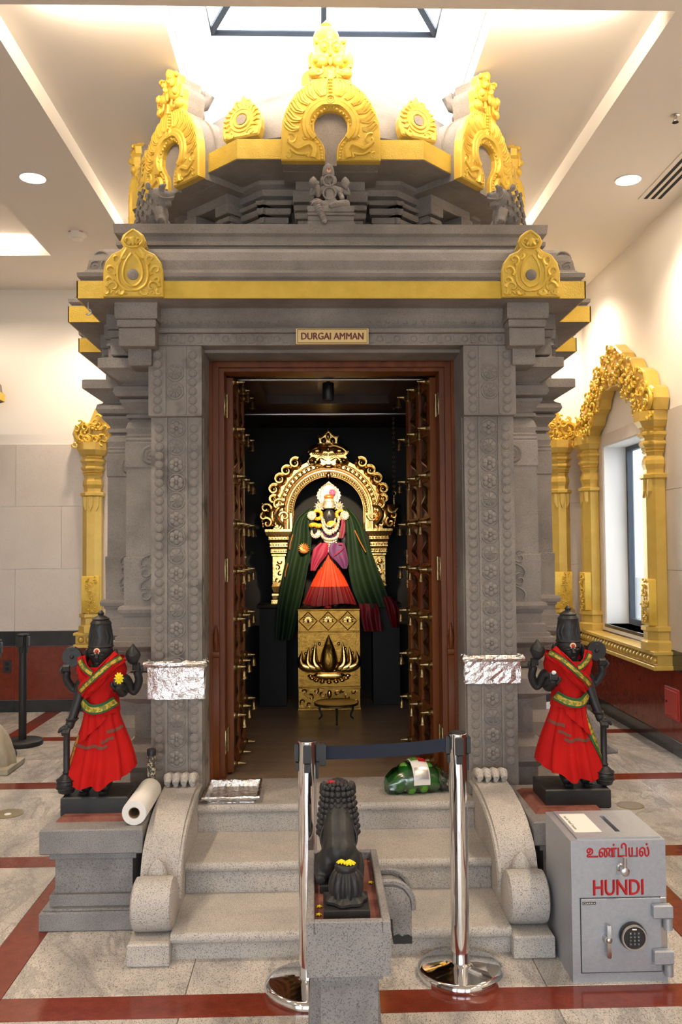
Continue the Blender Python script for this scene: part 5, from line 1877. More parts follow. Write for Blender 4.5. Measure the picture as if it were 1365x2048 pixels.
drape('hip_cloth', 'silk_crimson', ((380, 480, 1010), (290, 490, 1090), (262, 470, 1180), (245, 380, 1290), (235, 300, 1410)), .095, .010, 1.6)
drape('hip_cloth', 'silk_purple', ((540, 720, 1010), (500, 745, 1090), (520, 765, 1190), (620, 778, 1290), (700, 760, 1385)), .100, .010, 1.6)
q = MB(); q.tube(catmull([g7(640, 1030, .115), g7(700, 1040, .118), g7(690, 1110, .115), g7(570, 1200, .112)], 6), .006, 6); obj('cloth_edging', q, 'silk_crimson', god, True)
drape('green_shawl', 'silk_green', ((215, 310, 505), (60, 240, 620), (-20, 235, 760), (-55, 245, 950), (-100, 230, 1150), (-160, 190, 1400), (-220, 130, 1700), (-265, 60, 2000), (-285, -40, 2420)), .035, .022, 2.6, nj=34)
drape('green_shawl', 'silk_green', ((705, 790, 505), (745, 900, 620), (760, 990, 760), (765, 1060, 950), (770, 1130, 1150), (790, 1220, 1400), (850, 1330, 1700), (960, 1420, 1960)), .035, .022, 2.6, nj=34)
drape('shawl_end', 'silk_maroon', ((930, 1190, 1900), (950, 1230, 2000), (960, 1240, 2100), (1010, 1270, 2300)), .060, .02, 2.2, nj=26)
drape('shawl_end', 'silk_maroon', ((1290, 1400, 1800), (1330, 1500, 1930), (1360, 1530, 2060), (1420, 1510, 2250)), .055, .03, 1.8, nj=20)
q = MB(); c = g7(138, 1095, .068)
for k in range(11):
    a = -.35 + (PI + .7) * k / 10
    q.tube([(c[0], c[1], c[2] - .01), (c[0] + .03 * math.cos(a), c[1] - .004, c[2] + .03 * math.sin(a)), (c[0] + .046 * math.cos(a), c[1], c[2] + .046 * math.sin(a))], [.004, .006, .003], 5)
q.ball((c[0], c[1], c[2] - .018), (.034, .006, .020), 10, 6)
obj('shawl_motif', q, 'silk_copper', god, True)
for P in (((880, 830), (960, 1000), (1040, 1150)), ((-20, 880), (-60, 1010), (-70, 1100)), ((-95, 1300), (-130, 1420), (-140, 1500))):
    q = MB(); q.tube([g7(x, y, .064) for x, y in P], .005, 5); obj('shawl_edging', q, 'silk_copper', god, True)
# flowers lying on the pedestal edge
q = MB(); c = Vector(at(656, 1219, 6.93)); c.z = ZG + .012
for k in range(12):
    a = 2 * PI * k / 12
    q.ball((c.x + .022 * math.cos(a), c.y + .012 * math.sin(a), c.z + .004 * (k % 3)), .011, 6, 4)
q.ball((c.x, c.y, c.z + .008), .014, 7, 5)
single('crimson_flower', q, 'petal_red', 'small crimson flower lying on the golden pedestal', 'flower', (c.x, c.y, ZG))

# ------------------------------------------------------------------ guardian pedestals
for s in (-1, 1):
    xa, xb = (-1.237, -.782) if s < 0 else (.972, 1.427)
    cxp, hw = (xa + xb) / 2, (xb - xa) / 2
    t = thing('stone_pedestal', 'grey granite pedestal with a red-stained top carrying the guardian %s' % ('beside the paper roll' if s < 0 else 'behind the donation safe'), 'pedestal', (cxp, 4.2, 0))
    q = MB(); q.box(-hw, hw, -.30, .30, 0, .085, .006).box(-hw + .012, hw - .012, -.288, .288, .084, .095, .003); obj('base_course', q, 'grey_granite', t, True)
    q = MB(); q.box(-hw + .035, hw - .035, -.265, .265, .094, .147, .004).box(-hw + .055, hw - .055, -.245, .245, .146, .304, .003).box(-hw + .035, hw - .035, -.265, .265, .303, .337, .004); obj('shaft', q, 'grey_granite', t, True)
    q = MB(); q.box(-hw, hw, -.30, .30, .336, .445, .006); obj('cap_slab', q, 'grey_granite', t, True)
    q = MB()
    q.loft([[(-.19, -.19, .4448), (.13, -.19, .4448), (.13, .2, .4448), (-.19, .2, .4448)], [(-.165, -.165, .462), (.115, -.165, .462), (.115, .18, .462), (-.165, .18, .462)]])
    obj('kumkum_stain', q, 'kumkum', t, True)

# ------------------------------------------------------------------ guardian statues
S8 = 4.2 / 1720 / 3.25


def guardian(s, loc, label, flower):
    """s = 1: mace in the hand towards -x; s = -1 mirrored"""
    t = thing('guardian_statue', label, 'statue', loc)
    MM = SC(s, 1, 1)

    def g(x, y, d=0): return Vector(((x - 665) * S8, -d, .072 + (1202 - y) * S8))
    q = MB(); q.box(-.155, .155, -.125, .125, -.0178, .073, .006, MM); obj('base_block', q, 'black_stone', t, True)
    nodes = {'pel': (g(668, 740), (.075, .06)), 'wai': (g(670, 620), (.062, .048)), 'che': (g(668, 480), (.086, .058)), 'nec': (g(665, 402), .040), 'hea': (g(663, 348, .012), (.066, .066)), 'cro': (g(663, 285), (.058, .058)),
             'h1': (g(615, 800), .055), 'k1': (g(600, 980, .02), .042), 'a1': (g(590, 1150), .030), 'f1': (g(580, 1185, .055), .024), 'h2': (g(720, 800), .055), 'k2': (g(715, 980, .02), .042), 'a2': (g(705, 1150), .030), 'f2': (g(705, 1185, .06), .024),
             's1': (g(560, 450), .036), 'e1': (g(535, 610, .02), .028), 'w1': (g(500, 740, .05), .021), 'm1': (g(478, 800, .06), .024),
             's2': (g(775, 450), .036), 'e2': (g(812, 600, .01), .028), 'w2': (g(800, 540, .085), .022), 'm2': (g(806, 510, .10), .023),
             'E1': (g(490, 585, -.03), .027), 'W1': (g(437, 500, -.01), .021), 'M1': (g(450, 435, .0), .021), 'E2': (g(872, 600, -.03), .027), 'W2': (g(908, 510, -.01), .021), 'M2': (g(890, 440, .0), .021)}
    ed = [('pel', 'wai'), ('wai', 'che'), ('che', 'nec'), ('nec', 'hea'), ('hea', 'cro'), ('pel', 'h1'), ('h1', 'k1'), ('k1', 'a1'), ('a1', 'f1'), ('pel', 'h2'), ('h2', 'k2'), ('k2', 'a2'), ('a2', 'f2'),
          ('che', 's1'), ('s1', 'e1'), ('e1', 'w1'), ('w1', 'm1'), ('che', 's2'), ('s2', 'e2'), ('e2', 'w2'), ('w2', 'm2'), ('s1', 'E1'), ('E1', 'W1'), ('W1', 'M1'), ('s2', 'E2'), ('E2', 'W2'), ('W2', 'M2')]
    q = MB(); v, f = skin_mesh(nodes, ed, 2, 'pel'); q.add(v, f, MM, True)
    q.ball(g(663, 322, .004), (.060, .060, .056), 16, 10, MM)
    # face: nose, eyes, brows, mouth, ears
    q.tube([g(662, 325, .068), g(662, 354, .082), g(662, 366, .074)], [.006, .010, .008], 7, MM)
    for e in (-1, 1):
        q.ball(g(662 + e * 28, 335, .064), (.014, .008, .007), 8, 5, MM)
        q.tube(catmull([g(662 + e * 10, 322, .070), g(662 + e * 30, 316, .067), g(662 + e * 52, 326, .054)], 4), .003, 5, MM)
        q.ball(g(662 + e * 92, 350, -.01), (.014, .02, .034), 8, 6, MM)
        q.ball(g(662 + e * 98, 395, -.005), (.012, .014, .022), 8, 6, MM)
    q.tube(catmull([g(642, 384, .060), g(662, 387, .070), g(682, 384, .060)], 4), [.003, .004, .005, .006, .006, .006, .005, .004, .003], 6, MM)
    # fingers: raised blessing hand, hands holding the emblems, hand resting on the mace
    for k in range(4):
        q.tube([g(790 + 12 * k, 515, .112), g(788 + 13 * k, 485 + abs(k - 1.5) * 4, .116), g(788 + 13 * k, 462 + abs(k - 1.5) * 7, .108)], [.0085, .008, .006], 6, MM)
        q.tube([g(462 + 11 * k, 790, .078), g(455 + 11 * k, 812, .088), g(452 + 11 * k, 830, .078)], [.0085, .008, .006], 6, MM)
        for x0 in (432, 878):
            q.tube([g(x0 + 11 * k, 440, .018), g(x0 + 2 + 11 * k, 415, .024), g(x0 + 6 + 9 * k, 398, .012)], [.008, .0075, .006], 6, MM)
    q.tube([g(782, 535, .105), g(768, 515, .118), g(770, 498, .118)], [.010, .009, .007], 6, MM)
    q.tube([g(465, 780, .08), g(440, 795, .085), g(428, 812, .08)], [.010, .009, .006], 6, MM)
    q.tube([g(425, 455, .015), g(415, 435, .025), g(425, 415, .02)], [.009, .008, .006], 6, MM)
    q.tube([g(925, 455, .015), g(935, 435, .025), g(925, 415, .02)], [.009, .008, .006], 6, MM)
    for k in range(3):      # armlets and bracelets
        q.ring((0, 0, 0), .027 - .002 * k, .004, 12, 5, MM @ T(*g(502 - 3 * k, 735 + 6 * k, .05)) @ RX(PI / 2) @ RY(.2))
        q.ring((0, 0, 0), .029, .004, 12, 5, MM @ T(*g(806, 560 - 6 * k, .07)) @ RX(PI * .35))
    # toes
    for fx in (580, 705):
        for k in range(4): q.ball(g(fx - 18 + 12 * k, 1192, .085 - abs(k - 1.5) * .004), (.008, .014, .008), 6, 4, MM)
    obj('body', q, 'black_stone', t, True)
    q = MB()
    q.lathe([(.064, 0), (.068, .006), (.062, .014), (.060, .05), (.057, .09), (.053, .112), (.056, .118), (.050, .126), (.042, .134), (.046, .140), (.030, .150), (.014, .158), (.018, .168), (.004, .182)], 18, MM @ T(*g(663, 296)) @ SC(.92, .92, .98))
    for k in range(14):
        a = 2 * PI * k / 14
        c = g(663, 280)
        q.tube([(c.x + .056 * math.cos(a), c.y + .056 * math.sin(a), c.z + .002), (c.x + .055 * math.cos(a + .22), c.y + .055 * math.sin(a + .22), c.z + .04), (c.x + .050 * math.cos(a), c.y + .050 * math.sin(a), c.z + .078)], .0035, 5, MM)
    obj('crown', q, 'black_stone', t, True)
    # emblems
    q = MB(); q.lathe([(.046, -.010), (.05, 0), (.046, .010)], 20, MM @ T(*g(486, 352, .012)) @ RX(PI / 2)).ring(g(486, 352, .014), .03, .005, 16, 5, MM).ball(g(486, 352, .02), .012, 8, 5, MM)
    q.tube([g(486, 312, .012), g(486, 290, .012)], [.014, .004], 8, MM); obj('discus', q, 'black_stone', t, True)
    q = MB(); q.lathe([(.008, -.045), (.026, -.03), (.038, 0), (.032, .02), (.016, .036), (.003, .055)], 16, MM @ T(*g(872, 348, .012)))
    q.tube(catmull([g(840, 330, .03), g(872, 352, .052), g(905, 335, .03)], 4), .006, 5, MM); obj('conch', q, 'black_stone', t, True)
    q = MB(); q.lathe([(.010, 0), (.036, .01), (.044, .035), (.046, .05), (.042, .07), (.026, .088), (.017, .096), (.020, .104), (.015, .11), (.015, .30), (.02, .31), (.014, .325)], 14, MM @ T(g(474, 0).x, -.070, .073))
    for k in range(3): q.ring((0, 0, 0), .045, .004, 14, 4, MM @ T(g(474, 0).x, -.070, .105 + .018 * k) @ RX(PI / 2))
    obj('mace', q, 'black_stone', t, True)
    q = MB(); q.ring(g(660, 312, .068), .012, .004, 16, 6, MM); tk = obj('tilak', q, 'tilak_cream', t, True)
    q = MB(); q.ball(g(660, 312, .067), (.008, .006, .008), 8, 5, MM); obj('red_dot', q, 'tilak_red', tk, True)

    # ---- clothing
    tw = [(330, 112), (380, 138), (430, 146), (480, 142), (540, 122), (600, 102), (640, 98), (700, 108)]

    def interp(tab, y):
        for (a, b), (c, d) in zip(tab[:-1], tab[1:]):
            if a <= y <= c: return b + (d - b) * (y - a) / (c - a)
        return tab[0][1] if y < tab[0][0] else tab[-1][1]

    def tor(x, y, off=0.0):
        a = interp(tw, y) * S8
        b = .045 + .42 * a
        xx = (x - 670) * S8
        u = max(-.98, min(.98, xx / (a + off)))
        return Vector(((670 - 665) * S8 + xx, -(b + off) * math.sqrt(1 - u * u), .072 + (1202 - y) * S8))

    rings = []
    for i in range(22):
        y = 705 - (705 - 375) * i / 21
        a = interp(tw, y) * S8; b = .045 + .42 * a
        ring = []
        for k in range(60):
            th = 2 * PI * k / 60
            w = 1 + .025 * math.sin(7 * th + i * .55) + .015 * math.sin(13 * th - i * .8)
            top = (.022 * abs(math.sin(th)) if i == 21 else 0) - (.05 * max(0, math.cos(th)) ** 2 if i == 21 else (.028 * max(0, math.cos(th)) ** 2 if i == 20 else 0))
            ring.append((.004 + (a + .006) * w * math.sin(th), -(b + .006) * w * math.cos(th), .072 + (1202 - y) * S8 + top))
        rings.append(ring)
    q = MB(); q.loft(rings, MM, True, False); obj('chest_wrap', q, 'cotton_red', t, True)
    # shoulder cloth running over the shoulder down to the waist
    for (P, w, d) in ((((800, 345), (745, 400), (680, 470), (600, 540), (565, 580)), 44, .020), (((560, 345), (580, 400), (620, 450), (660, 480)), 34, .014)):
        c = catmull([(x, 0, y) for x, y in P], 6)
        gr = []
        for i, p in enumerate(c):
            tn = (c[min(i + 1, len(c) - 1)] - c[max(0, i - 1)]).normalized()
            row = []
            for j in range(9):
                o = (j - 4) / 4 * w
                row.append(tor(p.x - tn.z * o, p.z + tn.x * o, d + .006 * math.sin(j * 2.2 + i * .3)))
            gr.append(row)
        q = MB(); q.sheet(gr, -.006, MM); obj('shoulder_cloth', q, 'cotton_red', t, True)

    def strip(P, w, d, m, name, par=None, fn=tor, n=6):
        c = catmull([(x, 0, y) for x, y in P], n)
        gr = []
        for i, p in enumerate(c):
            tn = (c[min(i + 1, len(c) - 1)] - c[max(0, i - 1)]).normalized()
            gr.append([fn(p.x - tn.z * o * w, p.z + tn.x * o * w, d) for o in (-1, -.33, .33, 1)])
        qq = MB(); qq.sheet(gr, .003, MM)
        return obj(name, qq, m, par or t, True)
    for P in (((812, 352), (750, 390), (690, 440), (610, 512), (560, 560)), ((558, 362), (588, 402), (630, 434), (650, 442))):
        b = strip(P, 18, .030, 'cotton_green', 'green_border')
        strip(P, 10, .034, 'zari_gold', 'gold_weave', b)
    b = strip(((562, 625), (610, 660), (660, 668), (720, 655), (778, 625)), 30, .022, 'cotton_green', 'green_belt')
    strip(((562, 628), (610, 663), (660, 671), (720, 658), (778, 628)), 16, .026, 'zari_gold', 'gold_weave', b)

    # skirt: pleats spread towards the hem, one side lifted
    sL = [(670, 565), (740, 556), (800, 542), (900, 508), (1000, 480), (1080, 460), (1160, 446)]
    sR = [(670, 775), (740, 790), (800, 812), (900, 850), (1000, 878), (1080, 890), (1160, 892)]

    def sk(th, v, off=0.0):
        hem = 1150 - 95 * max(0, math.sin(th)) ** 1.5 + 12 * math.sin(9 * th)
        y = 668 + (hem - 668) * v
        l, r = interp(sL, y), interp(sR, y)
        a = (r - l) / 2 * S8; cx_ = ((l + r) / 2 - 665) * S8
        b = .060 + .075 * v
        w = 1 + (.035 + .075 * v) * math.sin(11 * th + 1.2 * math.sin(2 * th)) * (.6 + .4 * math.cos(th)) + .03 * v * math.sin(19 * th + 1)
        return Vector((cx_ + (a * w + off) * math.sin(th), .0 - (b * w + off) * math.cos(th), .072 + (1202 - y) * S8))
    q = MB(); q.loft([[sk(2 * PI * k / 120, v / 16) for k in range(120)] for v in range(17)], MM, True, False); skirt = obj('skirt', q, 'cotton_red', t, True)
    for v0, v1, a0, a1 in ((.47, .51, -1.25, .35), (.30, .345, .35, 1.35), (.40, .44, .1, .6)):
        gr = [[sk(a0 + (a1 - a0) * i / 30, v, .003) for v in (v0, (v0 + v1) / 2, v1)] for i in range(31)]
        q = MB(); q.sheet(gr, .001, MM); obj('brown_stripe', q, 'cotton_brown', skirt, True)
    if s > 0:
        gr = [[sk(-1.30 + .16 * j, .36 + .64 * i / 14, .004) for j in (0, .5, 1)] for i in range(15)]
        q = MB(); q.sheet(gr, .002, MM); obj('gold_border', q, 'zari_gold', skirt, True)
    else:
        gr = [[sk(-.62 - .55 * (i / 14) + .30 * (j - .5), .02 + .97 * i / 14, .005) for j in (0, .33, .67, 1)] for i in range(15)]
        q = MB(); q.sheet(gr, .002, MM); b = obj('green_border', q, 'cotton_green', skirt, True)
        gr = [[sk(-.62 - .55 * (i / 14) + .17 * (j - .5), .02 + .97 * i / 14, .008) for j in (0, .5, 1)] for i in range(15)]
        q = MB(); q.sheet(gr, .002, MM); obj('gold_weave', q, 'zari_gold', b, True)
    q = MB()      # loose end of the wrap hanging over the skirt
    gr = []
    for i in range(12):
        v = i / 11
        gr.append([Vector((sk(-.75 + 1.15 * j / 12, .02 + .42 * v * (1 - .75 * j / 12), .010 + .004 * math.sin(j * 1.9)))) for j in range(13)])
    q.sheet(gr, .003, MM); obj('skirt_overlap', q, 'cotton_red', t, True)
    if flower:
        c = MM @ g(818, 470, .125)
        q = MB()
        for k in range(10):
            a = 2 * PI * k / 10
            q.tube([(c.x, c.y, c.z), (c.x + .012 * math.cos(a), c.y - .006, c.z + .016 * math.sin(a)), (c.x + .022 * math.cos(a), c.y - .004, c.z + .028 * math.sin(a))], [.005, .007, .003], 5)
        q.ball((c.x, c.y - .006, c.z), .010, 7, 5)
        L = Vector(loc)
        q.v = [p + L for p in q.v]
        single('yellow_flower', q, 'petal_yellow', 'yellow flower held in a guardian statue hand', 'flower', tuple(L + c))
    else:
        c = MM @ g(806, 470, .120)
        q = MB(); q.ball(c, (.012, .010, .010), 8, 5); obj('white_petal', q, 'paper_white', t, True)
    return t


pz = .4625
guardian(1, (-1.042, 4.205, pz), 'black stone guardian in a red sari holding a yellow flower', True)
guardian(-1, (1.232, 4.205, pz), 'black stone guardian in a red sari with a green edge down the skirt', False)

# ------------------------------------------------------------------ lion mount on its basin pedestal
LX = .0895
t = thing('lion_pedestal', 'grey granite basin pedestal with a spout in front of the stairs', 'pedestal', (LX, 2.96, 0))
q = MB(); q.box(-.085, .092, -.25, .20, 0, .385, .004); obj('shaft', q, 'grey_granite', t, True)
q = MB(); q.loft([[(-.13, -.14, 0), (.12, -.14, 0), (.12, .21, 0), (-.13, .21, 0)], [(-.112, -.12, .33), (.100, -.12, .33), (.100, .205, .33), (-.112, .205, .33)]]); obj('shaft_base', q, 'grey_granite', t, True)
q = MB()
q.box(-.105, .105, -.29, .29, .375, .395)
q.box(-.1285, .1285, -.31, .31, .392, .525, .003)
for a in ((-.1285, -.1035, -.31, .31), (.1035, .1285, -.31, .31), (-.105, .105, -.31, -.285), (-.105, .105, .285, .31)): q.box(*a, .52, .5585, .003)
obj('basin', q, 'grey_granite', t, True)
q = MB(); q.box(-.103, .103, -.284, .284, .5255, .531); obj('kumkum_bed', q, 'kumkum', t, True)
q = MB()
so = [(.12, .40), (.12, .530), (.17, .530), (.20, .518), (.222, .49), (.228, .45), (.228, .34), (.165, .34), (.16, .42), (.13, .42)]
q.prism(so, .02, .14, .003)
for y in (.02, .125):
    q.tube(catmull([(.125, y + .008, .543), (.17, y + .008, .543), (.205, y + .008, .528), (.231, y + .008, .49), (.234, y + .008, .45)], 4), .010, 6)
sp = obj('spout', q, 'grey_granite', t, True)
q = MB(); q.prism([(.1645, .34), (.1645, .365), (.18, .372), (.195, .364), (.215, .370), (.2285, .362), (.2285, .339), (.1645, .339)], .0185, .1415, 0); obj('wet_stain', q, 'black_stone', sp, True)

t = thing('lion_statue', 'black stone lion with curly mane facing the shrine on its basin', 'statue', (LX - .018, 3.07, .531))
q = MB(); q.box(-.068, .075, -.14, .15, 0, .028, .004); obj('base_slab', q, 'black_stone', t, True)
z0 = .026
q = MB()
q.tube(catmull([(0, -.115, z0 + .055), (0, -.075, z0 + .085), (0, -.02, z0 + .112), (0, .04, z0 + .150), (0, .075, z0 + .205), (0, .095, z0 + .245), (0, .12, z0 + .245)], 4), [.030, .045, .055, .060, .060, .060, .059, .058, .058, .058, .058, .059, .059, .058, .057, .056, .055, .054, .053, .052, .051, .049, .046, .043, .040][:25], 16)
q.ball((0, .115, z0 + .225), (.048, .05, .048), 14, 9).ball((0, .165, z0 + .210), (.030, .032, .026), 12, 8)
for e in (-1, 1):
    q.ball((e * .040, -.075, z0 + .058), (.032, .055, .055), 14, 9)
    q.tube(catmull([(e * .055, -.055, z0 + .07), (e * .064, -.085, z0 + .045), (e * .064, -.10, z0 + .018), (e * .064, -.135, z0 + .014)], 4), [.026 - .0008 * i for i in range(13)], 10)
    q.tube([(e * .038, .075, z0 + .11), (e * .040, .085, z0 + .05), (e * .040, .10, z0 + .014), (e * .040, .13, z0 + .012)], [.03, .022, .020, .017], 10)
    q.ball((e * .050, .082, z0 + .262), (.018, .016, .028), 10, 7)
q.tube(catmull([(.0, -.115, z0 + .075), (.0, -.142, z0 + .05), (.03, -.146, z0 + .018)], 4), .011, 8)
q.ball((0, .195, z0 + .214), (.012, .010, .009), 8, 6)
obj('body', fuse(q, .0045, 4), 'black_stone', t, True)
q = MB()      # girdle
q.ring((0, 0, 0), .0635, .0045, 24, 6, T(0, -.012, z0 + .118) @ RX(-.45)); obj('girdle', q, 'black_stone', t, True)
q = MB()
for i in range(9):            # locks of the mane: vertical strings of curls round the back of the neck
    a = -1.45 + 2.9 * i / 8
    for k in range(9):
        v = k / 8
        zz = z0 + .268 - .150 * v
        R = .052 + .018 * v
        yy = .092 - .042 * v
        q.ball((R * math.sin(a), yy - R * math.cos(a) * .9, zz), (.0115 + .002 * (k % 2), .011, .0105 + .002 * (k % 2)), 8, 6)
for i in range(5):
    for k in range(3): q.ball((-.028 + .014 * i, .055 + .024 * k, z0 + .276 + .004 * (2 - abs(i - 2))), .0105, 7, 5)
m_ = obj('mane', q, 'black_stone', t, True); m_['kind'] = 'stuff'


def flower(name, loc, R, n, m, label, lay=2, zs=.35):
    q = MB()
    for l in range(lay):
        for k in range(n):
            a = 2 * PI * (k + .5 * l) / n
            r = R * (1 - .3 * l)
            q.tube([(0, 0, .003 + R * .1 * l), (r * .6 * math.cos(a), r * .6 * math.sin(a), .006 + R * .12 * l), (r * math.cos(a), r * math.sin(a), .004 + R * .2 * l)], [R * .12, R * .24, R * .10], 5)
    q.ball((0, 0, .004 + R * .12 * lay), R * .30, 7, 5)
    return single(name, q, m, label, 'flower', loc, None, True)


flower('red_flower', (LX - .040, 3.145, .531 + z0 + .280), .018, 7, 'petal_red', 'small red flower on the black lion statue head')
bx, by = LX - .002, 2.80
t = thing('lotus_altar', 'black stone lotus bud altar on a square slab behind the yellow flowers', 'altar', (bx, by, .531))
q = MB(); q.box(-.073, .073, -.075, .075, 0, .030, .003); obj('slab', q, 'black_stone', t, True)
q = MB()
pr9 = [(.050, .030), (.066, .034), (.066, .042), (.056, .050), (.052, .056), (.054, .075), (.052, .095), (.044, .118), (.034, .128)]
rings = []
for r, z in pr9:
    rings.append([((r * (1 + (.055 * math.cos(14 * a) if z > .05 else .07 * math.cos(7 * a)))) * math.cos(a), (r * (1 + (.055 * math.cos(14 * a) if z > .05 else .07 * math.cos(7 * a)))) * math.sin(a), z) for a in [2 * PI * k / 112 for k in range(112)]])
q.loft(rings, smooth=True); obj('lotus_bud', q, 'black_stone', t, True)
q = MB(); q.lathe([(.034, .126), (.036, .130), (.036, .142), (.032, .146)], 22); obj('top_disc', q, 'black_stone', t, True)
flower('yellow_flower', (bx + .012, by - .008, .531 + .146), .020, 9, 'petal_yellow', 'larger of two yellow flowers on the black lotus altar', 3)
flower('yellow_flower', (bx - .014, by + .002, .531 + .146), .016, 8, 'petal_yellow', 'smaller of two yellow flowers on the black lotus altar', 3)
for k, (dx, dy) in enumerate(((-.09, -.20), (-.088, -.14), (.09, .05))):
    flower('fallen_petals', (LX + dx, 2.96 + dy, .531), .010, 5, 'petal_yellow', ['fallen yellow petals at the near corner of the basin', 'scrap of yellow petals along the basin edge, beside the altar', 'scrap of yellow petals in the basin gutter on the spout side'][k], 1)

# ------------------------------------------------------------------ chrome queue posts and belt
post = None
for i, (x, y) in enumerate(((-.040, 3.36), (.559, 3.452))):
    t = thing('queue_post', ['polished chrome queue post behind the lion pedestal, belt reel on top', 'polished chrome queue post standing free before the stairs, receiving the belt'][i], 'queue post', (x, y, 0))
    q = MB(); q.lathe([(.168, 0), (.170, .004), (.170, .024), (.164, .032), (.150, .036), (.06, .046), (.040, .050), (.036, .052)], 48); obj('base', q, 'chrome', t, True)
    q = MB(); q.lathe([(.0365, .046), (.0365, .87)], 32); obj('pole', q, 'chrome', t, True)
    q = MB(); q.lathe([(.0365, .87), (.0365, .944), (.033, .947)], 32); obj('head', q, 'chrome', t, True)
    q = MB(); q.lathe([(.034, .9472), (.034, .949)], 28); obj('cap', q, 'black_plastic', t, True)
    for a in (0, PI, -PI / 2, PI / 2):
        q = MB(); M = RZ(a)
        q.box(.034, .050, -.016, .016, .865, .935, .004, M).box(.034, .043, -.012, .012, .80 + (.03 if a else 0), .866, .003, M)
        obj('belt_clip', q, 'black_plastic', t, True)
    if i == 0:
        q = MB(); q.box(.046, .072, -.022, .022, .850, .935, .005); obj('belt_reel', q, 'black_plastic', t, True)
p0, p1 = Vector((.032, 3.368, .895)), Vector((.508, 3.444, .902))
gr = []
for k in range(18):
    v = k / 17
    c = p0.lerp(p1, v) + Vector((0, 0, -.008 * math.sin(PI * v)))
    gr.append([c + Vector((0, .004 * math.sin(v * 5), z)) for z in (-.026, 0, .026)])
q = MB(); q.sheet(gr, .002)
single('queue_belt', q, 'belt_navy', 'dark navy belt stretched between the two chrome posts', 'belt', tuple(p0))

# ------------------------------------------------------------------ donation safe
S9 = .372 / (1268 - 712)
hx0, hx1, hy0, hy1, hz = .982, 1.354, 3.365, 3.735, .540
t = thing('donation_safe', 'silver grey donation safe lettered HUNDI in red with a slotted top', 'donation box', ((hx0 + hx1) / 2, (hy0 + hy1) / 2, 0))
hw, hd = (hx1 - hx0) / 2, (hy1 - hy0) / 2
q = MB()
def h9(x, y, d=0): return (-hw + (x - 712) * S9, -hd - d, (1200 - y) * S9 * (hz / ((1200 - 365) * S9)))


zd0, zd1 = h9(0, 1140)[2], h9(0, 706)[2]
xd0, xd1 = h9(764, 0)[0], h9(1228, 0)[0]
g_, th = .0035, .02
sl = (.02, .040, -.10, .10)                  # coin slot
zt_ = hz - .02
q.box(-hw, hw, -hd, hd, 0, th)
q.box(-hw, -hw + th, -hd, hd, th, zt_).box(hw - th, hw, -hd, hd, th, zt_).box(-hw + th, hw - th, hd - th, hd, th, zt_)
for z0_, z1_, x0_, x1_ in ((th, zd0 - g_, -hw + th, hw - th), (zd1 + g_, zt_, -hw + th, hw - th), (zd0 - g_, zd1 + g_, -hw + th, xd0 - g_), (zd0 - g_, zd1 + g_, xd1 + g_, hw - th)):
    q.box(x0_, x1_, -hd, -hd + th, z0_, z1_)
q.box(xd0 - .03, xd1 + .02, -hd + th, -hd + th + .006, zd0 - .02, zd1 + .03)      # rebate behind the door
for x0_, x1_, y0_, y1_ in ((-hw, sl[0], -hd, hd), (sl[1], hw, -hd, hd), (sl[0], sl[1], -hd, sl[2]), (sl[0], sl[1], sl[3], hd)):
    q.box(x0_, x1_, y0_, y1_, hz - .02, hz)
obj('body', q, 'safe_grey', t, True)
q = MB()
for x0_, x1_, y0_, y1_ in ((-hw + .03, sl[0], -hd + .02, hd - .012), (sl[1], hw - .012, -hd + .02, hd - .012), (sl[0], sl[1], -hd + .02, sl[2]), (sl[0], sl[1], sl[3], hd - .012)):
    q.box(x0_, x1_, y0_, y1_, hz, hz + .006)
lid = obj('top_plate', q, 'safe_grey', t, True)
q = MB(); q.box(-hw + .042, -.035, -.10, .13, hz + .006, hz + .0072); nt_ = obj('notice', q, 'paper_white', t, True)
text_mesh('Scan for Hundi Donation', .17, .012, 'print_black', nt_, T(-hw + .058, .015, hz + .0073) @ RZ(-PI / 2) @ RX(-PI / 2), 'notice_print', ext=.0003)
q = MB(); q.box(xd0, xd1, -hd - .005, -hd + th, zd0, zd1, .0025); door = obj('door', q, 'safe_grey', t, True)
for k, (y0, y1) in enumerate(((735, 815), (1000, 1085))):
    q = MB(); a, b = h9(1172, y1), h9(1285, y0)
    q.box(a[0], b[0], -hd - .034, -hd - .004, a[2], b[2], .005)
    hh_ = obj('hinge', q, 'safe_grey', t, True)
    q = MB(); a, b = h9(1236, y1 + 70), h9(1290, y1)
    q.lathe([(.017, a[2]), (.017, b[2])], 16, T((a[0] + b[0]) / 2, -hd - .018, 0)); obj('hinge_pin', q, 'safe_grey', hh_, True)
q = MB(); a, b = h9(1228, 1140), h9(1262, 706); q.box(a[0], b[0], -hd - .004, -hd, a[2], b[2], .002); obj('hinge_strip', q, 'steel', t, True)
c = h9(1057, 920)
q = MB(); q.lathe([(.050, 0), (.052, .006), (.052, .022), (.048, .028)], 32, T(c[0], -hd - .004, c[2]) @ RX(PI / 2)); dial = obj('lock_dial', q, 'black_plastic', t, True)
q = MB(); q.ring((c[0], -hd - .032, c[2]), .045, .005, 32, 6); obj('dial_rim', q, 'steel', dial, True)
q = MB(); q.lathe([(.040, 0), (.040, .004)], 28, T(c[0], -hd - .030, c[2]) @ RX(PI / 2)); obj('keypad_face', q, 'black_plastic', dial, True)
mat('key_cap', (.035, .04, .045), rough=.5); mat('key_print', (.45, .47, .5), rough=.6)
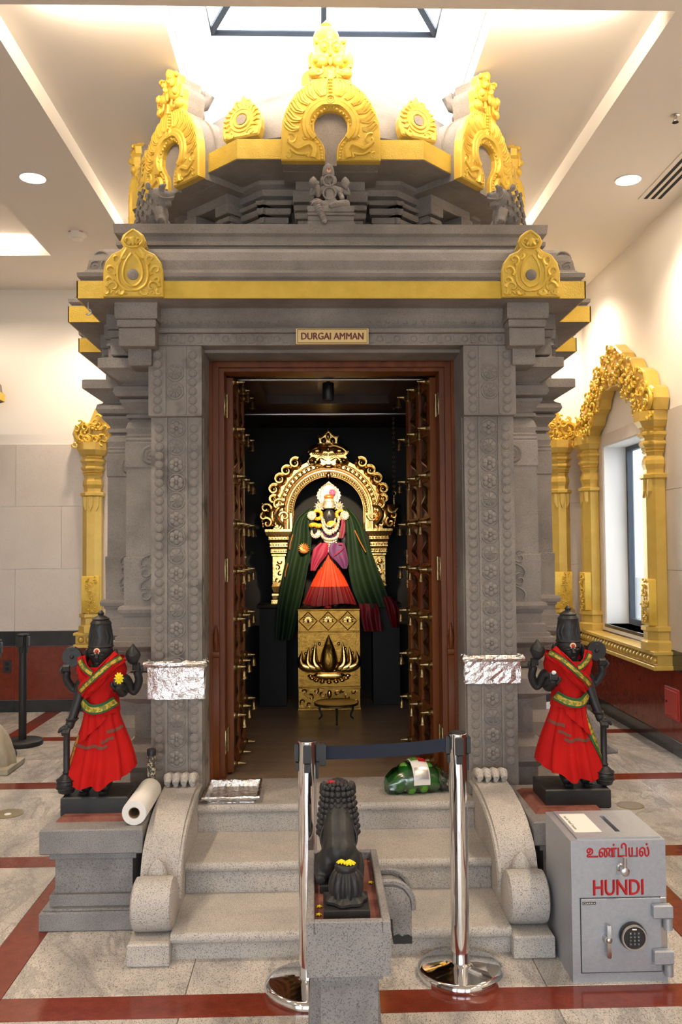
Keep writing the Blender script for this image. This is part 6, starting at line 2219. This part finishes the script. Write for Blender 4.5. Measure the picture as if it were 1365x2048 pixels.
for r in range(4):
    for k in range(3):
        kx, kz = c[0] + (k - 1) * .0155, c[2] + .018 - r * .0135
        q = MB(); q.box(kx - .0065, kx + .0065, -hd - .037, -hd - .033, kz - .0053, kz + .0053, .0012); ko = obj('key', q, 'key_cap', dial, True)
        text_mesh('123456789*0#'[r * 3 + k], .004, .006, 'key_print', ko, T(kx, -hd - .0374, kz), 'key_numeral', ext=.0002)
q = MB(); q.box(c[0] - .009, c[0] + .009, -hd - .036, -hd - .033, c[2] + .028, c[2] + .034, .001); obj('status_light', q, 'steel', dial, True)
q = MB(); a = h9(912, 935)
q.lathe([(.014, 0), (.014, .018), (.011, .024)], 16, T(h9(885, 0)[0] + .012, -hd - .004, a[2]) @ RX(PI / 2))
q.box(a[0] - .007, a[0] + .007, -hd - .034, -hd - .022, h9(0, 1040)[2], h9(0, 845)[2], .003).ball((a[0], -hd - .028, a[2]), (.013, .009, .014), 10, 6); obj('lever_handle', q, 'steel', t, True)
q = MB(); a = h9(1000, 520)
q.lathe([(.016, 0), (.016, .008), (.010, .012), (.010, .045), (.017, .048), (.017, .058), (.012, .062)], 18, T(a[0], -hd, a[2]) @ RX(PI / 2) @ RZ(.3))
q.tube([(a[0], -hd - .050, a[2]), (a[0], -hd - .054, a[2] + .055)], .0085, 10); obj('turn_handle', q, 'steel', t, True)
for dx, dz in ((0, 0), (.0018, .0008), (-.0018, -.0008)):
    text_mesh('HUNDI', h9(1132, 0)[0] - h9(840, 0)[0], h9(0, 597)[2] - h9(0, 688)[2], 'paint_red', t, T((h9(836, 0)[0] + h9(1136, 0)[0]) / 2 + dx, -hd - .001 - .0002 * (dx > 0), (h9(0, 595)[2] + h9(0, 690)[2]) / 2 + dz), 'lettering', ext=.001)
    text_mesh('\u0b89\u0ba3\u0bcd\u0b9f\u0bbf\u0baf\u0bb2\u0bcd', h9(1172, 0)[0] - h9(805, 0)[0], h9(0, 380)[2] - h9(0, 462)[2], 'paint_red', t, T((h9(802, 0)[0] + h9(1175, 0)[0]) / 2 + dx * .6, -hd - .001 - .0002 * (dx > 0), (h9(0, 380)[2] + h9(0, 462)[2]) / 2 + dz), 'tamil_lettering', ext=.001)
q = MB(); a, b = h9(772, 740), h9(850, 722); q.box(a[0], b[0], -hd - .0062, -hd - .004, a[2], b[2]); bd = obj('maker_badge', q, 'print_black', t, True)
text_mesh('CSARIKA', b[0] - a[0] - .004, (b[2] - a[2]) * .62, 'paper_white', bd, T((a[0] + b[0]) / 2, -hd - .0064, (a[2] + b[2]) / 2), 'badge_lettering', ext=.0002)

# ------------------------------------------------------------------ foil, tray, bag, rolls
def crinkle(q, rings, rnd, amp):
    R = []
    for r in rings:
        R.append([Vector(p) + Vector((rnd.uniform(-1, 1), rnd.uniform(-1, 1), rnd.uniform(-1, 1))) * amp for p in r])
    q.loft(R, cap=False)


def rrect(x0, x1, y0, y1, z, n=12):
    P = []
    for a, b in (((x0, y0), (x1, y0)), ((x1, y0), (x1, y1)), ((x1, y1), (x0, y1)), ((x0, y1), (x0, y0))):
        for k in range(n):
            P.append((a[0] + (b[0] - a[0]) * k / n, a[1] + (b[1] - a[1]) * k / n, z))
    return P


for s in (-1, 1):
    x0, x1 = sorted((CXS + s * .688, CXS + s * .972))
    z0_, z1_ = (.905, 1.075) if s < 0 else (.965, 1.085)
    t = thing('foil_wrap', 'crumpled aluminium foil folded round the door pilaster, %s' % ('the deeper of the two wraps' if s < 0 else 'the shallower of the two wraps'), 'foil', ((x0 + x1) / 2, 4.55, z0_))
    q = MB(); rnd = random.Random(20 + s)
    crinkle(q, [rrect(x0 - .004, x1 + .004, 4.524, 4.575, z0_ + (z1_ - z0_) * k / 6) for k in range(7)], rnd, .0035)
    obj('foil_band', q, 'foil', t)
    q = MB()
    crinkle(q, [rrect(x0 - .014 - .010 * math.sin(PI * k / 4), x1 + .014 + .010 * math.sin(PI * k / 4), 4.506 - .012 * math.sin(PI * k / 4), 4.575, z1_ - .004 + .034 * k / 4) for k in range(5)], rnd, .003)
    obj('foil_fold', q, 'foil', t)

t = thing('foil_tray', 'shiny aluminium foil tray lying on the threshold', 'tray', (-.447, 4.612, ZP))
q = MB(); rnd = random.Random(4)
M = RZ(.01)
L_ = []
for (w, h, z) in ((.118, .143, .003), (.128, .153, .028), (.132, .157, .036), (.144, .169, .038), (.147, .172, .031), (.143, .168, .024)):
    L_.append([M @ Vector(p) for p in rrect(-w, w, -h, h, z, 16)])
crinkle(q, L_, rnd, .0022)
q.box(-.119, .119, -.144, .144, .0, .004, 0, M)
obj('pan', q, 'foil', t, True)

t = thing('lime_bag', 'green net bag of limes with a white paper label on the threshold', 'bag of limes', (.535, 4.63, ZP))
t.rotation_euler.z = .18
t.scale = (1.05, 1.12, 1.35)
rnd = random.Random(9)
for k, (x, y, z) in enumerate(((-.11, -.03, .034), (-.05, -.045, .034), (.01, -.05, .034), (.07, -.03, .034), (-.10, .035, .036), (-.035, .03, .038), (.03, .03, .038), (-.07, -.005, .082), (-.01, -.01, .084), (.045, -.01, .080), (.10, .01, .055))):
    q = MB(); q.ball((0, 0, 0), (.031, .031, .036), 14, 9, T(x, y, z) @ RY(rnd.uniform(0, 3)) @ RX(rnd.uniform(0, 3))); obj('lime', q, 'lime', t, True)
q = MB(); R = []
for i in range(15):
    v = i / 14
    x = -.165 + .30 * v
    w = .085 * math.sin(PI * min(1, max(.06, .10 + .78 * v))) ** .5
    h = .118 * math.sin(PI * min(1, max(.05, .10 + .80 * v))) ** .6
    R.append([(x + rnd.uniform(-.004, .004), w * math.cos(a) + rnd.uniform(-.004, .004), max(.0015, h * .46 + h * .54 * math.sin(a) + rnd.uniform(-.005, .005))) for a in [2 * PI * k / 22 for k in range(22)]])
q.loft(R, smooth=True); obj('net_skin', q, 'green_plastic', t, True)
q = MB(); R = []
for i in range(12):
    v = i / 11
    x = .09 + .10 * v
    w = .07 * (1 - .35 * v) * (1 + .12 * math.sin(7 * v)); h = .10 * (1 - .62 * v)
    R.append([(x + rnd.uniform(-.006, .006), w * math.cos(a) - .035 * v + rnd.uniform(-.010, .010), max(.001, h * .5 + h * .5 * math.sin(a) + rnd.uniform(-.008, .008))) for a in [2 * PI * k / 18 for k in range(18)]])
q.loft(R, smooth=False, cap=False); obj('clear_tail', q, 'clear_plastic', t, True)


def on_bag(u, a, d=.004):
    v = (u + .165) / .30
    w = .085 * math.sin(PI * min(1, max(.06, .10 + .78 * v))) ** .5 + d
    h = .118 * math.sin(PI * min(1, max(.05, .10 + .80 * v))) ** .6
    return (u, w * math.cos(a), h * .46 + (h * .54 + d) * math.sin(a))


for nm, m_, u0, u1, a0, a1, d in (('paper_label', 'paper_white', -.05, .035, -PI * .95, -PI * 1.62, .008), ('red_print', 'paint_red', -.008, .032, -PI * 1.38, -PI * 1.55, .0105), ('green_print', 'lime', -.045, -.010, -PI * 1.42, -PI * 1.60, .0105), ('grey_print', 'steel', -.042, .028, -PI * 1.05, -PI * 1.25, .0105)):
    gr = [[on_bag(u0 + (u1 - u0) * i / 5, a0 + (a1 - a0) * j / 10, d) for j in range(11)] for i in range(6)]
    q = MB(); q.sheet(gr, .001); obj(nm, q, m_, t, True)

a_, b_ = Vector((-.8285, 3.945, .501)), Vector((-.8285, 4.32, .501))
t = thing('paper_roll', 'roll of white paper lying on the pedestal against the balustrade', 'paper roll', tuple((a_ + b_) / 2))
q = MB(); M = T(*(a_ - (a_ + b_) / 2)) @ RX(-PI / 2); ln = (b_ - a_).length
rp = [(.026, .0), (.054, 0), (.0555, .003), (.0555, ln - .003), (.054, ln), (.026, ln)]
q.lathe(rp + [(.026, 0)], 32, M, True, cap=False); obj('paper', q, 'paper_white', t, True)
q = MB(); q.lathe([(.0262, .002), (.0262, ln - .002), (.023, ln - .002), (.023, .002), (.0262, .002)], 24, M, True, cap=False); obj('core', q, 'cardboard', t, True)
ix = at(303, 1540, 4.40).x
t = thing('incense_tube', 'slim dark patterned tube standing by the carved door pilaster', 'tube', (ix, 4.40, .445))
q = MB(); q.lathe([(.021, 0), (.021, .222), (.0195, .224)], 20); obj('tube', q, 'tube_print', t, True)
q = MB(); q.lathe([(.0225, .205), (.0225, .232), (.020, .235)], 20); obj('lid', q, 'black_plastic', t, True)

# ------------------------------------------------------------------ black queue posts, stone carving and water spout at the sides
for i, (x, y) in enumerate(((-2.545, 7.56), (-2.62, 7.12))):
    t = thing('queue_post', ['matt black queue post before the red dado, whole to its top', 'matt black queue post whose disc base peeps from behind the pale carving'][i], 'queue post', (x, y, 0))
    q = MB(); q.lathe([(.168, 0), (.17, .004), (.17, .036), (.164, .042), (.05, .048)], 36); obj('base', q, 'black_powder', t, True)
    q = MB(); q.lathe([(.033, .045), (.033, .86)], 24); obj('pole', q, 'black_powder', t, True)
    q = MB(); q.lathe([(.036, .85), (.036, .935), (.048, .94), (.048, .95)], 24); obj('head', q, 'black_plastic', t, True)
    for a in (0, PI, -PI / 2):
        q = MB(); M = RZ(a); q.box(.03, .054, -.018, .018, .84, .93, .004, M).box(.03, .044, -.012, .012, .79, .845, .003, M); obj('belt_clip', q, 'black_plastic', t, True)
t = thing('stone_carving', 'pale weathered stone carving with ribbed drapery on the floor', 'stone carving', (-2.50, 6.72, 0))
q = MB(); R = []
for i in range(12):
    v = i / 11
    r = .17 * math.cos(v * PI / 2 * .96) ** .55
    R.append([((r * (1 + .07 * math.sin(9 * a + 3 * v))) * math.cos(a) * 1.05, (r * (1 + .07 * math.sin(9 * a + 3 * v))) * math.sin(a), .02 + .34 * v) for a in [2 * PI * k / 60 for k in range(60)]])
q.loft(R, smooth=True); obj('body', q, 'pale_stone', t, True)
q = MB(); q.box(-.2, .19, -.18, .2, 0, .05, .008); obj('slab', q, 'pale_stone', t, True)

q = MB()      # stone water spout on the shrine's flank
prs = [(1.42, .30), (1.42, .58), (1.60, .60), (1.74, .56), (1.83, .46), (1.86, .36), (1.93, .31), (1.93, .28), (1.80, .27), (1.5, .27)]
q.prism([(CXS + x, z) for x, z in prs], 5.78, 6.02, .02)
spo = obj('water_spout', q, 'grey_granite', shrine)
q = MB(); q.tube(catmull([(CXS + 1.45, 5.785, .50), (CXS + 1.60, 5.78, .52), (CXS + 1.72, 5.78, .46), (CXS + 1.76, 5.78, .38), (CXS + 1.70, 5.78, .33)], 5), .012, 6); obj('spout_carving', q, 'grey_granite', spo)

# edge of the neighbouring shrine
t = thing('neighbour_shrine', 'corner of another stone shrine with a gold eave band', 'shrine', (-4.4, 8.0, 0))
q = MB(); q.box(-5.2, -3.6, 7.4, 8.6, 0, 3.1, .02); obj('body', q, 'stone', t)
q = MB(); q.rect([(.95, 7.5, 8.6, 3.05), (1.265, 7.35, 8.72, 3.165), (1.265, 7.35, 8.72, 3.245), (1.25, 7.36, 8.7, 3.26), (1.24, 7.38, 8.7, 3.33), (1.19, 7.43, 8.66, 3.40), (1.0, 7.6, 8.5, 3.43)], -4.4); obj('cornice', q, 'stone', t)
q = MB(); q.box(-5.67, -3.129, 7.344, 7.35, 3.166, 3.244).box(-3.135, -3.129, 7.344, 8.72, 3.166, 3.244); obj('gold_band', q, 'gold_flat', t)
q = MB(); q.rect([(.98, 7.25, 8.75, 0), (.98, 7.25, 8.75, .1), (.90, 7.33, 8.68, .14), (.90, 7.33, 8.68, .3)], -4.4); obj('plinth', q, 'stone', t)

for o in [x for x in bpy.data.objects if x.name.startswith('smoke_detector')]:
    for sx in (-1, 1):
        text_mesh('FIRE', .034, .010, 'paint_red', o, RZ(sx * .62) @ T(0, -.0825, -.010), 'lettering', ext=.0006)
